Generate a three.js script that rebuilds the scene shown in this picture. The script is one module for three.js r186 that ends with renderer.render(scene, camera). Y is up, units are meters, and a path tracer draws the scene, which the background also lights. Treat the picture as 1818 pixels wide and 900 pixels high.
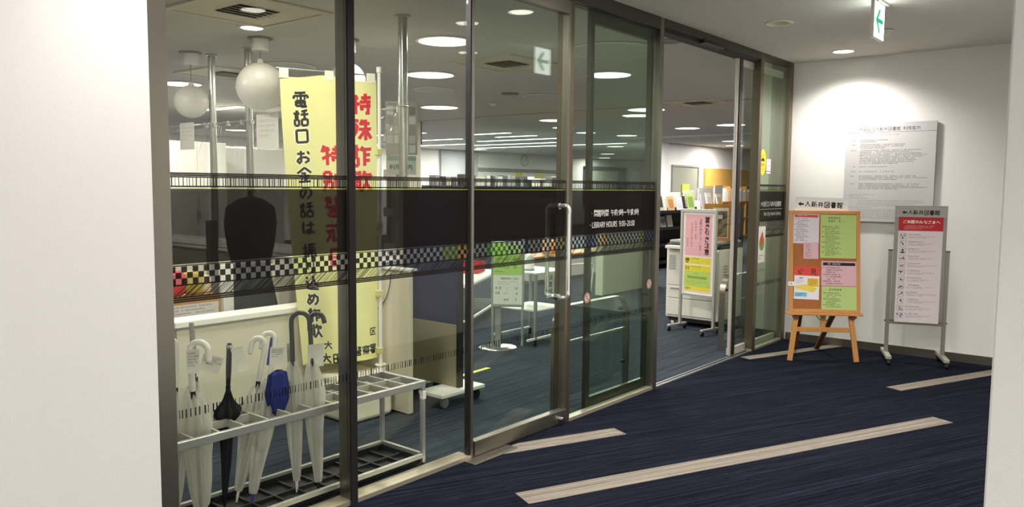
import * as THREE from 'three';
import { RoundedBoxGeometry } from 'three/addons/geometries/RoundedBoxGeometry.js';
import { mergeGeometries } from 'three/addons/utils/BufferGeometryUtils.js';
import { RectAreaLightUniformsLib } from 'three/addons/lights/RectAreaLightUniformsLib.js';
RectAreaLightUniformsLib.init();

// ---------------------------------------------------------------- camera, sky, exposure
const H = 2.73;                                   // ceiling height
const scene = new THREE.Scene();
scene.background = new THREE.Color(0x000000);     // closed building at night
const camera = new THREE.PerspectiveCamera(2 * Math.atan(450 / 1399.1) * 180 / Math.PI, 1818 / 900, 0.05, 80);
{
  const yaw = 0.68957, pitch = -0.08382, roll = 0.00823;
  const fw = new THREE.Vector3(Math.cos(pitch) * Math.cos(yaw), Math.sin(pitch), -Math.cos(pitch) * Math.sin(yaw));
  const rt = new THREE.Vector3(Math.sin(yaw), 0, Math.cos(yaw)), up = new THREE.Vector3().crossVectors(rt, fw);
  const r2 = rt.clone().multiplyScalar(Math.cos(roll)).addScaledVector(up, Math.sin(roll));
  const u2 = up.clone().multiplyScalar(Math.cos(roll)).addScaledVector(rt, -Math.sin(roll));
  camera.position.set(-7.7993, 1.5, 2.8743);
  camera.quaternion.setFromRotationMatrix(new THREE.Matrix4().makeBasis(r2, u2, fw.clone().negate()));
}
scene.add(camera);
const renderer = new THREE.WebGLRenderer({ antialias: true });
renderer.toneMapping = THREE.LinearToneMapping;
renderer.toneMappingExposure = 1.0;
renderer.shadowMap.enabled = true;
const DISC = 132, STRIP = 135, DOWN = 11.5;            // brightness of the library discs, the library strips and the corridor downlights

// ---------------------------------------------------------------- helpers
const rng = (seed) => () => { seed = (seed + 0x6d2b79f5) | 0; let t = Math.imul(seed ^ (seed >>> 15), 1 | seed); t = (t + Math.imul(t ^ (t >>> 7), 61 | t)) ^ t; return ((t ^ (t >>> 14)) >>> 0) / 4294967296; };
const names = {};
const ones = ['', 'first', 'second', 'third', 'fourth', 'fifth', 'sixth', 'seventh', 'eighth', 'ninth', 'tenth', 'eleventh', 'twelfth', 'thirteenth', 'fourteenth', 'fifteenth', 'sixteenth', 'seventeenth', 'eighteenth', 'nineteenth'], tens = ['', '', 'twent', 'thirt', 'fort'];
const ordinal = (n) => n < 20 ? ones[n] : n % 10 ? tens[Math.floor(n / 10)] + 'y-' + ones[n % 10] : tens[n / 10] + 'ieth';
function numbered(n) { const k = names[n] = (names[n] ?? -1) + 1; return k ? n + '_' + String(k).padStart(3, '0') : n; }
const shade = (o) => { o.traverse((m) => { if (m.isMesh) { m.castShadow = true; m.receiveShadow = true; } }); return o; };
function tag(o, label, category, group) { Object.assign(o.userData, { label, category }); if (group) o.userData.group = group; return o; }
function thing(name, label, category, [x, y, z] = [0, 0, 0], turn = 0, group) {
  const o = new THREE.Group(); o.name = numbered(name); o.position.set(x, y, z); o.rotation.y = turn;
  scene.add(o); return tag(o, label, category, group);
}
const one = (g) => { if (!Array.isArray(g)) return g; const a = g.map((q) => { const c = q.index ? q.toNonIndexed() : q; for (const k of Object.keys(c.attributes)) if (!['position', 'normal', 'uv'].includes(k)) c.deleteAttribute(k); c.clearGroups(); return c; }); return a.length > 1 ? mergeGeometries(a) : a[0]; };
function part(name, geo, mat, parent, label) {
  const m = new THREE.Mesh(one(geo), mat); m.name = name; parent.add(m); if (label) m.userData.label = label; return m;
}
function struct(name, geo, mat) { const m = new THREE.Mesh(one(geo), mat); m.name = name; m.userData.kind = 'structure'; scene.add(m); return m; }
function solo(name, geo, mat, label, category, pos = [0, 0, 0], turn = 0, group) {
  const m = new THREE.Mesh(one(geo), mat); m.name = numbered(name); m.position.set(...pos); m.rotation.y = turn; scene.add(m); return tag(m, label, category, group);
}
function copy(o, pos, turn, label, group) { const c = o.clone(); c.name = numbered(o.name.replace(/_\d{3}$/, '')); c.position.set(...pos); c.rotation.y = turn ?? o.rotation.y; scene.add(c); c.userData = { ...o.userData, label }; if (group) c.userData.group = group; return c; }
// box by its limits, metres in uv
function bx(x0, x1, y0, y1, z0, z1, r = 0) {
  const w = x1 - x0, h = y1 - y0, d = z1 - z0;
  const g = r ? new RoundedBoxGeometry(w, h, d, 2, r) : new THREE.BoxGeometry(w, h, d);
  return g.translate((x0 + x1) / 2, (y0 + y1) / 2, (z0 + z1) / 2);
}
function metric(g) {                              // uv in metres from positions, by the face's main direction
  g = g.index ? g.toNonIndexed() : g; const p = g.attributes.position, n = g.attributes.normal, uv = g.attributes.uv;
  for (let i = 0; i < p.count; i++) {
    const ax = Math.abs(n.getX(i)), ay = Math.abs(n.getY(i)), az = Math.abs(n.getZ(i));
    if (ay > ax && ay > az) uv.setXY(i, p.getX(i), -p.getZ(i)); else if (ax > az) uv.setXY(i, p.getZ(i), p.getY(i)); else uv.setXY(i, p.getX(i), p.getY(i));
  }
  return g;
}
const V = (x, y, z) => new THREE.Vector3(x, y, z);
function rod(a, b, r, seg = 10, r2 = r) {
  const d = new THREE.Vector3().subVectors(b, a), g = new THREE.CylinderGeometry(r2, r, d.length(), seg);
  g.applyQuaternion(new THREE.Quaternion().setFromUnitVectors(V(0, 1, 0), d.clone().normalize()));
  return g.translate((a.x + b.x) / 2, (a.y + b.y) / 2, (a.z + b.z) / 2);
}
const cyl = (r, y0, y1, x = 0, z = 0, seg = 24, r2 = r) => new THREE.CylinderGeometry(r2, r, y1 - y0, seg).translate(x, (y0 + y1) / 2, z);
function tube(pts, r, seg = 40, rs = 8) { return new THREE.TubeGeometry(new THREE.CatmullRomCurve3(pts, false, 'centripetal'), seg, r, rs); }
const lathe = (pts, seg = 32) => new THREE.LatheGeometry(pts.map(([x, y]) => new THREE.Vector2(x, y)), seg);
const C = (hex) => new THREE.Color(hex);
const mat = (color, roughness = 0.7, metalness = 0, more = {}) => new THREE.MeshStandardMaterial({ color, roughness, metalness, ...more });
const phys = (o) => new THREE.MeshPhysicalMaterial(o);

// ---------------------------------------------------------------- textures
function canvas(w, h, draw, more = {}) {
  const c = document.createElement('canvas'); c.width = w; c.height = h; const g = c.getContext('2d'); draw(g, w, h);
  const t = new THREE.CanvasTexture(c); t.colorSpace = more.data ? THREE.NoColorSpace : THREE.SRGBColorSpace; t.magFilter = THREE.LinearFilter;
  if (more.repeat) { t.wrapS = t.wrapT = THREE.RepeatWrapping; t.repeat.set(...more.repeat); }
  if (more.turn) t.rotation = more.turn;
  return t;
}
function grain(size, metres, contrast, seed, mean = 128) {   // fine speckle for bump and colour
  return canvas(size, size, (g, w, h) => {
    const im = g.createImageData(w, h), R = rng(seed), low = [];
    for (let i = 0; i < 1024; i++) low.push(R());
    for (let y = 0; y < h; y++) for (let x = 0; x < w; x++) {
      const l = low[(Math.floor(y * 32 / h) * 32 + Math.floor(x * 32 / w)) % 1024] - 0.5;
      const v = mean + contrast * ((R() - 0.5) * 1.5 + l * 0.4), i = (y * w + x) * 4; im.data[i] = im.data[i + 1] = im.data[i + 2] = v; im.data[i + 3] = 255;
    }
    g.putImageData(im, 0, 0);
  }, { data: true, repeat: [1 / metres, 1 / metres] });
}
// Japanese letter shapes as strokes on a 16 x 16 grid: each group of figures is one stroke, two hexadecimal digits a point
const GLYPH = {};
`入 5282 8275591e 8295bafe
新 4042 1272 2335 6355 0676 0979 464f 490d 497c e192 92949b8f 97f7 d7df
井 14e4 09f9 51583f b1bf
図 11e1 111f e1ef 1fef 4456 8496 c4a83d 5799cd
書 31c1 c1c5 03f3 35c5 808a 17e7 09f9 3b3f cbcf 3bcb 3dcd 3fcf
館 3004 3064 3344 1454 1757 1a5a 141f 545a 0f3e 3b6f b0b2 7275 72f2 f2f5 858f 85d5 d5d9 89d9 8bdb dbdf 8fdf
大 05f5 80861e 86fe
田 22e2 222e e2ee 2eee 828e 28e8
区 11f1 111e 1efe d44c 44db
立 8083 13f3 465c c6ad 0efe
電 20d0 13f3 1316 f3f6 8087 4454 4656 b4d4 b6d6 38c8 383d c8cd 3aca 3dcd 888e 8eee ec
話 2151 0363 1555 1757 1959 191f 595f 1f5f e081 74f4 b1b8 89e9 898f e9ef 8fef
口 22d2 222e d2de 2ede
お 1494 515c3e1c2a58 58a8dadc9e c2e5
金 8006 80f6 4696 29d9 868f 4b5d ab9d 1fef
の 84794d2b275393d5e9cc9e
は 31273e 65f5 b1bc9e7e6c8aabfe
振 0555 303e1d 0b68 71e1 717a5f 84d4 87f7 97af afcd b7dbff e9cb
り 31395a b1b7ac6f
込 81a1 a1954b a4cafb 1133 0636 363b1e 2c4effff
め 32486b a27a3d1b2864a4d6dabd9e
詐 2151 0363 1555 1757 1959 191f 595f 1f5f 9174 83f3 a3af a7e7 abeb
欺 0272 202b 606b 2555 2858 0b7b 2c0f 5c7f a085 93f3 f3d6 b4b97f b9ff
特 2005 1463 0a77 414f 83f3 b0b6 76f6 79f9 d6debe 8a9c
殊 0161 3105 2454 54490f 2739 9074 83e3 67f7 b0bf b76e b7fe
別 1161 1115 6165 1565 0878 787d5e 390f a2ac e0efce
警 0262 2022 4042 1365 2464 1636 a083 82f2 d387 93e7 08f8 3ada 3cdc 3c3f dcdf 3fdf
戒 03f3 a0a7cbff fbff d1e2 e59d5f 0777 363b0f 656f
日 32d2 323e d2de 38d8 3ede
察 8082 1215 12f2 f2f5 4519 4474 742b 94d4 d4fb 85fc 59a9 3bcb 8b8f 4d2f bcdf
署 11e1 1114 e1e4 14e4 5154 a1a4 36c6 7479 09f9 e52c 5b5f cbcf 5bcb 5dcd 5fcf
ご 34b4 3a2c4ddd c1d3 e0f2
来 13e3 4456 b4a6 08f8 818f 871e 88fe
み 2373582d0b1a68fc c7cb8f
な 0585 512a b3e6 a7ac8f6d7b9bde
さ 14e3 72c9 2a2d5fbe
ま 25d5 29d9 818c5f2d4b8bde
へ 0a54fd
必 464c6eaeac 161a e6f9 6183 d21f
見 31c1 313a c1ca 34c4 37c7 3aca 6a5c1f 9a9ebfefec
置 11e1 1114 e1e4 14e4 5154 a1a4 26d6 8486 48c8 484d c8cd 4aca 4ccc 282f 1fef
き 24d3 27e6 62ca 3a2c4fbf
引 1171 7175 1575 1529 2979 797d5f c1cf
注 2143 1536 4a1f 91a3 64f4 a4ae 79e9 5efe
意 8081 22d2 4254 b2a4 04f4 36d6 363b d6db 38d8 3bdb 1d0f 4d4fbfbd 7c8d ddef
消 1133 0636 391f a0a4 6173 e1c4 757f 75e5 e5ef 78e8 7beb
毒 21d1 33c3 15e5 8085 472d 47c7 c7bf 0bfb 2ece 878d
液 1133 0636 391f 90a2 52f2 7248 676f b37a a5e5 e57f 97ff
開 1161 111f 6165 1363 1565 91e1 e1ef 9195 93e3 95e5 59b9 4bcb 695f a9af
時 1151 111c 515c 1656 1c5c 92e2 b0b5 65f5 68f8 d5dfbf 8a9c
間 1161 111f 6165 1363 1565 91e1 e1ef 9195 93e3 95e5 58a8 585e a8ae 5bab 5eae
午 4006 33e3 08f8 838f
前 4063 b093 03f3 1565 151f 656e 1868 1b6b a5ac e5efcf
後 4105 5409 373f b072 72b4 e265 65e5 966b a76d 98d8 d84f 79ff
利 6113 0575 414f 450c 467a a2ac e0efcf
用 21d1 212a0f d1dfbf 25d5 29d9 818f
案 8081 1214 12f2 f2f4 7347 b428 15e5 4799 0bfb 888f 8b1f 8bff
内 23e3 232f e3efcf 81864c 86bb
盗 1023 1616 2817 8163 73e3 e3c5 a4a658 a5e8 2aea 2a2e eaee 6a6e aaae 0efe
難 0262 2024 4044 1464 1448 6468 1868 343f 0b7b 3b0f 3b7f a085 949f 94f4 97f7 9bfb 9fff c0cf
が 05a5ab8f6d 511f c4e9 d0e2 f0f1
発 2171 7115 2345 a0fa e0b3 f3c6 46b6 09f9 651f a6aeefec
生 4106 24e4 28d8 0efe 818e
し 414c6fceda
て 13e2 e2767aadcf
い 23294d69 c4eb
す 04f4 90996b4a476788ab6f
。 2c4c4e2e2c
〜 0a376799b9e6
・ 7787 7888 7788
ー 18e8`.split('\n').forEach((row) => { const [ch, ...strokes] = row.trim().split(' '); GLYPH[ch] = strokes.filter((s) => s.length > 3).map((s) => { const q = []; for (let i = 0; i + 1 < s.length; i += 2) q.push([parseInt(s[i], 16), parseInt(s[i + 1], 16)]); return q; }); });
// write a line (or a column) of letters; x, y is the top left corner
function write(g, text, x, y, size, color, { bold = 1.7, down = false, gap = 1.06, sx = 1, halo } = {}) {
  const draw = (style, width) => {
    let px = x, py = y; g.strokeStyle = g.fillStyle = style; g.lineWidth = width; g.lineCap = 'butt'; g.lineJoin = 'miter';
    for (const ch of text) {
      const q = GLYPH[ch];
      if (q) for (const s of q) { g.beginPath(); s.forEach(([a, b], i) => { const X = px + (a + 0.5) / 16 * size * sx, Y = py + (b + 0.5) / 16 * size; i ? g.lineTo(X, Y) : g.moveTo(X, Y); }); g.stroke(); }
      else if (ch !== ' ') { g.font = (bold > 1.3 ? 'bold ' : '') + Math.round(size * 1.02) + 'px sans-serif'; g.save(); g.translate(px + size * 0.14 * sx, py + size * 0.92); g.scale(sx, 1); g.fillText(ch, 0, 0); g.restore(); if (!down) px -= size * 0.42 * sx; }
      if (down) py += size * gap; else px += size * gap * sx * (ch === ' ' ? 0.5 : 1);
    }
  };
  if (halo) draw(halo, bold * size / 16 + size * 0.16);
  draw(color, bold * size / 16);
}
// lines of print too small to read: rows of short marks
function marks(g, x, y, w, rows, pitch, color, seed, { fill = 1, down = false, tall = 0.5 } = {}) {
  const R = rng(seed); g.fillStyle = color;
  for (let r = 0; r < rows; r++) {
    const len = w * (r === rows - 1 ? 0.55 : 0.75 + 0.25 * R()) * fill, k = pitch * tall, t = Math.max(1, k * 0.13);
    for (let p = 0; p < len; p += k * 1.12) {
      if (R() < 0.07) continue;
      const X = down ? x + r * pitch : x + p, Y = down ? y + p : y + r * pitch, nh = 2 + Math.floor(R() * 2), nv = 1 + Math.floor(R() * 2);
      for (let a = 0; a < nh; a++) g.fillRect(X + k * 0.1 * R(), Y + k * (a + R() * 0.5) / nh, k * (0.65 + 0.3 * R()), t);
      for (let a = 0; a < nv; a++) g.fillRect(X + k * (a + 0.2 + R() * 0.5) / nv * 0.9, Y + k * 0.1 * R(), t, k * (0.6 + 0.35 * R()));
    }
  }
}
function arrow(g, x, y, w, h, color) { g.fillStyle = color; g.beginPath(); g.moveTo(x, y + h / 2); g.lineTo(x + w * 0.5, y); g.lineTo(x + w * 0.5, y + h * 0.3); g.lineTo(x + w, y + h * 0.3); g.lineTo(x + w, y + h * 0.7); g.lineTo(x + w * 0.5, y + h * 0.7); g.lineTo(x + w * 0.5, y + h); g.fill(); }
function fillAll(g, w, h, c) { g.fillStyle = c; g.fillRect(0, 0, w, h); }
const printed = (t, more = {}) => mat(0xffffff, 0.75, 0, { map: t, ...more });
// a flat printed sheet of real thickness, front to +z
function sheet(name, w, h, t, texture, parent, [x, y, z], edge = M.paper, label) {
  const m = new THREE.Mesh(new THREE.BoxGeometry(w, h, t), [edge, edge, edge, edge, texture.isTexture ? printed(texture) : texture, edge]);
  m.name = name; m.position.set(x, y, z); parent.add(m); if (label) m.userData.label = label; return m;
}

const wallGrain = grain(512, 0.6, 120, 5), ceilGrain = grain(512, 0.35, 200, 9);
const speck = canvas(1024, 1024, (g, w, h) => { const R = rng(41); fillAll(g, w, h, '#d3cec5'); for (let i = 0; i < 16000; i++) { const v = 180 + R() * 50; g.fillStyle = `rgba(${v},${v - 4},${v - 12},0.5)`; const s = 2 + R() * 5; g.fillRect(R() * w, R() * h, s, s * (0.5 + R())); } }, { repeat: [0.8, 0.8] });
function carpetTexture(base, spread, seed, turn, cool) {
  return canvas(1024, 1024, (g, w, h) => {
    const R = rng(seed); fillAll(g, w, h, `rgb(${base})`);
    for (let y = 0; y < h; y += 2) { const v = (R() - 0.5) * spread; g.fillStyle = v > 0 ? `rgba(${cool},${v})` : `rgba(0,0,8,${-v * 1.6})`; g.fillRect(0, y, w, 2); }
    for (let i = 0; i < 5200; i++) { const v = R(), L = 40 + R() * 340, y = Math.floor(R() * 512) * 2, x = R() * w; g.fillStyle = v > 0.5 ? `rgba(${cool},${(v - 0.5) * spread * 1.3})` : `rgba(0,0,6,${v * spread * 1.8})`; g.fillRect(x, y, L, 2); g.fillRect(x - w, y, L, 2); }
  }, { repeat: [0.5, 0.5], turn });
}
const ANG = 0.4225;                               // the carpet's lines run 24 degrees off the glass front
const M = {
  paper: mat(0xeeece6, 0.85), white: mat(0xe9e6df, 0.5), whiteMetal: mat(0xdedcd6, 0.35), cream: mat(0xcfc8b0, 0.6), beige: mat(0xb9b19c, 0.65),
  black: mat(0x0d0d0e, 0.5), rubber: mat(0x121213, 0.8), dark: mat(0x1d1d1f, 0.55), grey: mat(0x8d8c88, 0.55), slate: mat(0x2f3438, 0.9),
  steel: mat(C(0x8a857b), 0.32, 0.9), darkSteel: mat(C(0x58544d), 0.38, 0.85), bright: mat(C(0xc6c4bf), 0.16, 1), alu: mat(C(0xc2c2be), 0.35, 0.75), gun: mat(C(0x3a3835), 0.4, 0.8),
  wall: mat(0xeae8e5, 0.85, 0, { bumpMap: wallGrain, bumpScale: 0.0006 }), ceiling: mat(0xffffff, 0.95, 0, { map: speck, bumpMap: ceilGrain, bumpScale: 0.0015 }),
  wood: mat(0xc98f4e, 0.5), darkWood: mat(0x6a4322, 0.55), navy: mat(0x18254f, 0.7), red: mat(0xc01f2c, 0.6), yellow: mat(0xd9d04a, 0.6), green: mat(0xa9c95c, 0.7),
  carton: mat(0xb98a57, 0.8), silver: mat(C(0xaeb0b0), 0.4, 0.6),
  glass: phys({ color: 0xfbfdfa, roughness: 0, transmission: 1, thickness: 0, ior: 1.5, specularIntensity: 0.55 }), tinted: phys({ color: 0xf1f8f2, roughness: 0, transmission: 1, thickness: 0, ior: 1.5, specularIntensity: 0.6 }),
  acrylic: phys({ color: 0xf4f7f5, roughness: 0.02, transmission: 1, thickness: 0, ior: 1.49 }),
  vinyl: phys({ color: 0xf5f4ee, roughness: 0.08, transmission: 0.93, thickness: 0, ior: 1.5, side: THREE.DoubleSide }),
  clearWrap: phys({ color: 0xefeee6, roughness: 0.55, transmission: 0.72, thickness: 0, ior: 1.4, side: THREE.DoubleSide }),
  disc: mat(0xffffff, 0.6, 0, { emissive: 0xfffaf0, emissiveIntensity: 3 }), strip: mat(0xffffff, 0.6, 0, { emissive: 0xfdfcf4, emissiveIntensity: 3 }), down: mat(0xffffff, 0.6, 0, { emissive: 0xfff6e8, emissiveIntensity: 14 }),
};
M.woodGrain = mat(0xffffff, 0.45, 0, { map: canvas(256, 512, (g, w, h) => { const R = rng(3); fillAll(g, w, h, '#c98d4c'); for (let i = 0; i < 500; i++) { g.fillStyle = `rgba(${R() > 0.5 ? '235,180,110' : '120,70,25'},${R() * 0.18})`; g.fillRect(R() * w, R() * h, 1 + R() * 2, 60 + R() * 240); } }) });
M.cork = mat(0xffffff, 0.95, 0, { map: canvas(512, 512, (g, w, h) => { const R = rng(8); fillAll(g, w, h, '#a8683a'); for (let i = 0; i < 14000; i++) { g.fillStyle = `rgba(${R() > 0.5 ? '205,140,85' : '85,45,20'},${R() * 0.5})`; g.fillRect(R() * w, R() * h, 1 + R() * 3, 1 + R() * 3); } }) });

// ---------------------------------------------------------------- structure: floor, ceiling, walls
const corridorCarpet = phys({ color: 0xffffff, roughness: 1, specularIntensity: 0.08, map: carpetTexture('18,20,29', 0.28, 21, -ANG, '76,82,102') });
const libraryCarpet = phys({ color: 0xffffff, roughness: 1, specularIntensity: 0.15, map: carpetTexture('54,61,68', 0.20, 22, 0, '110,122,134') });
const floor = struct('floor', metric(bx(-12, 0.02, -0.1, 0, 0, 7)), corridorCarpet);
struct('floor_library', metric(bx(-9, 26, -0.1, 0, -15.7, 0)), libraryCarpet);
{
  const light = mat(0xffffff, 0.95, 0, { map: canvas(1024, 128, (g, w, h) => { const R = rng(77); fillAll(g, w, h, '#7b7267'); for (let y = 0; y < h; y += 3) { g.fillStyle = `rgba(${R() > 0.5 ? '172,162,148' : '64,57,50'},${R() * 0.5})`; g.fillRect(0, y, w, 3); } for (let i = 0; i < 500; i++) { g.fillStyle = `rgba(${R() > 0.5 ? '172,162,148' : '64,57,50'},${R() * 0.35})`; g.fillRect(R() * w, Math.floor(R() * h / 3) * 3, 60 + R() * 250, 3); } }) });
  // each light strip: start of its far edge, its direction by its end, its width; ends are cut square, or along a wall
  const strip = (ax, az, bx2, bz, w, cut) => {
    const d = new THREE.Vector2(bx2 - ax, bz - az), L = d.length(); d.normalize(); const n = new THREE.Vector2(-d.y, d.x);
    const P = [[ax, az], [bx2, bz], [bx2 + n.x * w, bz + n.y * w], [ax + n.x * w, az + n.y * w]];
    if (cut === 'start') P[3] = [P[3][0] - d.x * (P[3][1] - 0.03) / d.y, 0.03];
    if (cut === 'wall') { P[2] = [-0.002, P[3][1] + (-0.002 - P[3][0]) * d.y / d.x]; }
    const s = new THREE.Shape(P.map(([x, z]) => new THREE.Vector2(x, -z)));
    const g = new THREE.ExtrudeGeometry(s, { depth: 0.0025, bevelEnabled: false }).rotateX(-Math.PI / 2), uv = g.attributes.uv, p = g.attributes.position;
    for (let i = 0; i < p.count; i++) uv.setXY(i, ((p.getX(i) - ax) * d.x + (p.getZ(i) - az) * d.y) / L, ((p.getX(i) - ax) * n.x + (p.getZ(i) - az) * n.y) / w);
    part('carpet_strip', g, light, floor, 'light beige carpet strip');
  };
  strip(-4.88, 0.5, -2.05, 1.775, 0.145);
  strip(-4.28, 0.03, -3.66, 0.30, 0.135, 'start');
  strip(-1.40, 1.32, -0.002, 1.915, 0.125, 'wall');
  strip(-1.12, 0.03, -0.002, 0.46, 0.11, 'wall');
}
struct('ceiling', metric(bx(-12, 0.02, H, H + 0.12, 0, 7)), M.ceiling);
struct('ceiling_library', metric(bx(-9, 26, H, H + 0.12, -15.7, 0)), M.ceiling);
struct('wall_left', metric(bx(-12, -6.41, 0, H, -0.2, 0.03, 0.006)), M.wall);
struct('wall_notice', metric(bx(0, 0.2, 0, H, 0.002, 7)), M.wall);
struct('wall_right', metric(bx(-5.82, -0.001, 0, H, 2.605, 2.9, 0.006)), M.wall);
struct('wall_lobby_right', metric(bx(-5.82, -5.6, 0, H, 2.9, 7)), M.wall);
struct('wall_lobby_back', metric(bx(-12, -5.6, 0, H, 7, 7.2)), M.wall);
struct('wall_lobby_left', metric(bx(-12.2, -12, 0, H, -0.2, 7.2)), M.wall);
struct('wall_library_front', metric(bx(0.2, 26, 0, H, -0.002, 0.2)), M.wall);
struct('wall_library_left', metric(bx(-9.2, -9, 0, H, -15.9, -0.2)), M.wall);
struct('wall_library_back', metric(bx(-9.2, 26.2, 0, H, -15.9, -15.7)), M.wall);
struct('wall_library_right', metric(bx(26, 26.2, 0, H, -15.7, 0.2)), M.wall);
struct('wall_library_inner', metric(bx(11.4, 21, 0, H, -7.75, -7.5)), M.wall);
struct('wall_pillar', metric(bx(2.36, 2.7, 0, H, -8.5, -8.05)), M.cream);
struct('wall_stub', metric(bx(0.38, 0.55, 0, H, -0.5, -0.004)), M.cream);
struct('baseboard_notice', bx(-0.012, 0, 0, 0.075, 0.02, 2.6), mat(C(0x8d877c), 0.3, 0.85));
struct('trim_9', bx(2.63, 2.69, H - 0.012, H, -8.05, 0), M.beige);
struct('trim_10', bx(8.9, 9.05, H - 0.03, H, -7.5, -0.01), M.white);
struct('trim_11', bx(2.7, 2.75, 2.3, H, -8.5, -8.06), M.gun);

// ---------------------------------------------------------------- glass front
const bar = M.steel;
const frontTrim = (name, list, m = bar) => struct(name, list.map((a) => bx(...a)), m);
frontTrim('trim_1', [[-6.41, -6.335, 0, H, -0.08, 0.012]]);
struct('trim_2', bx(-5.492, -5.466, 0.0, H, -0.085, 0.0), bar).add(Object.assign(new THREE.Mesh(bx(-5.498, -5.460, 0.0, H, 0.0, 0.012), mat(0x060606, 0.95)), { name: 'gasket' }));
frontTrim('trim_3', [[-3.76, -3.722, 0, H, -0.1, 0.0]], mat(C(0x6c6050), 0.4, 0.8));
struct('trim_4', bx(-2.655, -2.60, 0, H, -0.1, 0.004), bar);
struct('trim_5', bx(-0.815, -0.745, 0, H, -0.07, 0.006), mat(C(0x6f6556), 0.4, 0.8));
struct('trim_6', bx(-0.085, -0.001, 0, H, -0.18, 0.004), mat(C(0x7e7462), 0.42, 0.8));
struct('trim_7', [bx(-6.4, -2.655, H - 0.085, H, -0.09, 0.006), bx(-2.6, -0.82, H - 0.06, H, -0.16, 0.006), bx(-0.745, -0.08, H - 0.045, H, -0.07, 0.006)], M.darkSteel)
  .add(Object.assign(new THREE.Mesh(bx(-2.6, -0.82, H - 0.085, H - 0.06, -0.12, -0.02), M.black), { name: 'door_track' }), Object.assign(new THREE.Mesh(one([bx(-1.98, -1.62, H - 0.088, H - 0.05, -0.05, 0.02, 0.008)]), M.gun), { name: 'motion_sensor' }));
struct('trim_8', [bx(-6.4, -4.66, 0, 0.022, -0.09, 0.004), bx(-3.725, -2.6, 0, 0.022, -0.05, 0.004), bx(-0.82, -0.02, 0, 0.02, -0.05, 0.004)], mat(C(0xc4bba5), 0.4, 0.7));
struct('trim_12', [bx(-2.6, -0.82, 0, 0.006, -0.02, -0.012), bx(-2.6, -0.82, 0, 0.006, -0.058, -0.05)], M.alu).add(Object.assign(new THREE.Mesh(bx(-2.6, -0.82, 0, 0.002, -0.05, -0.02), M.black), { name: 'floor_track' }));
// printed film: decor from 1.045 to 1.555 m above the floor, and a row of bars near 0.6 m
function bandTexture(seed, width, extra) {
  return canvas(Math.min(2048, Math.round(width * 1200)), 612, (g, w, h) => {
    const R = rng(seed), S = h / 0.51, Y = (m) => (1.555 - m) * S, s = w / width; g.clearRect(0, 0, w, h);
    const line = (y0, y1, c = 'rgba(22,20,19,0.96)') => { g.fillStyle = c; g.fillRect(0, Y(y1), w, (y1 - y0) * S); };
    line(1.541, 1.546); line(1.534, 1.538); line(1.527, 1.531); line(1.527, 1.546, 'rgba(40,36,34,0.72)');
    line(1.49, 1.496); g.fillStyle = 'rgba(22,20,19,0.96)';
    for (let x = 0; x < width;) { const a = 0.002 + R() * R() * 0.006; g.fillRect(x * s, Y(1.527), a * s, 0.032 * S); x += a + 0.004 + R() * 0.012; }
    line(1.484, 1.4875, 'rgba(170,190,60,0.55)');
    line(1.196, 1.484, 'rgba(18,12,11,0.93)');
    line(1.188, 1.192); line(1.112, 1.118);
    const c = 0.0230; let hue = 0, left = 0, tone = 'rgba(255,255,255,0.10)';
    for (let i = 0; i * c < width; i++) {
      if (left-- <= 0) { hue = R(); left = 3 + Math.floor(R() * 5); tone = hue < 0.16 ? 'rgba(176,205,70,0.12)' : hue < 0.22 ? 'rgba(80,170,80,0.2)' : hue < 0.30 ? 'rgba(235,180,60,0.16)' : hue < 0.5 ? 'rgba(70,70,150,0.16)' : 'rgba(255,255,255,0.07)'; }
      for (let j = 0; j < 3; j++) { g.fillStyle = (i + j) % 2 ? tone : (hue > 0.1 && hue < 0.2 ? 'rgba(40,55,20,0.85)' : 'rgba(22,20,20,0.95)'); g.fillRect(i * c * s, Y(1.187 - j * c), c * s + 0.5, c * S + 0.5); }
    }
    g.strokeStyle = 'rgba(28,25,24,0.85)';
    for (let x = -0.06; x < width;) { g.lineWidth = (0.001 + R() * 0.003) * s; g.beginPath(); g.moveTo(x * s, Y(1.068)); g.lineTo((x + 0.055) * s, Y(1.112)); g.stroke(); x += 0.004 + R() * 0.011; }
    line(1.064, 1.07); line(1.056, 1.061); line(1.048, 1.053); line(1.048, 1.07, 'rgba(40,36,34,0.6)');
    extra?.(g, w, h, Y, s);
  });
}
const barsTexture = (seed, width) => canvas(Math.round(width * 800), 48, (g, w, h) => { const R = rng(seed), s = w / width; g.clearRect(0, 0, w, h); g.fillStyle = 'rgba(20,19,22,0.95)'; for (let x = 0; x < width;) { const a = 0.003 + R() * R() * 0.007; g.fillRect(x * s, 0, a * s, h); x += a + 0.005 + R() * 0.013; } });
const filmMat = (t) => phys({ color: 0xffffff, roughness: 0.5, specularIntensity: 0.15, map: t, transparent: true, side: THREE.DoubleSide });
function films(parent, x0, x1, z, seed, extra, low = true) {
  const w = x1 - x0;
  part('printed_film', new THREE.PlaneGeometry(w, 0.51).translate((x0 + x1) / 2, 1.30, z), filmMat(bandTexture(seed, w, extra)), parent, 'dark printed band with chequered edge');
  if (low) part('printed_bars', new THREE.PlaneGeometry(w, 0.034).translate((x0 + x1) / 2, 0.612, z), filmMat(barsTexture(seed + 50, w)), parent, 'row of fine black bars');
}
function pane(name, x0, x1, y0, y1, z, m = M.glass) { const g = new THREE.Group(); g.name = name; g.userData.kind = 'structure'; scene.add(g); part('glass_pane', bx(x0, x1, y0, y1, z - 0.005, z + 0.005), m, g); return g; }
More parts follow.
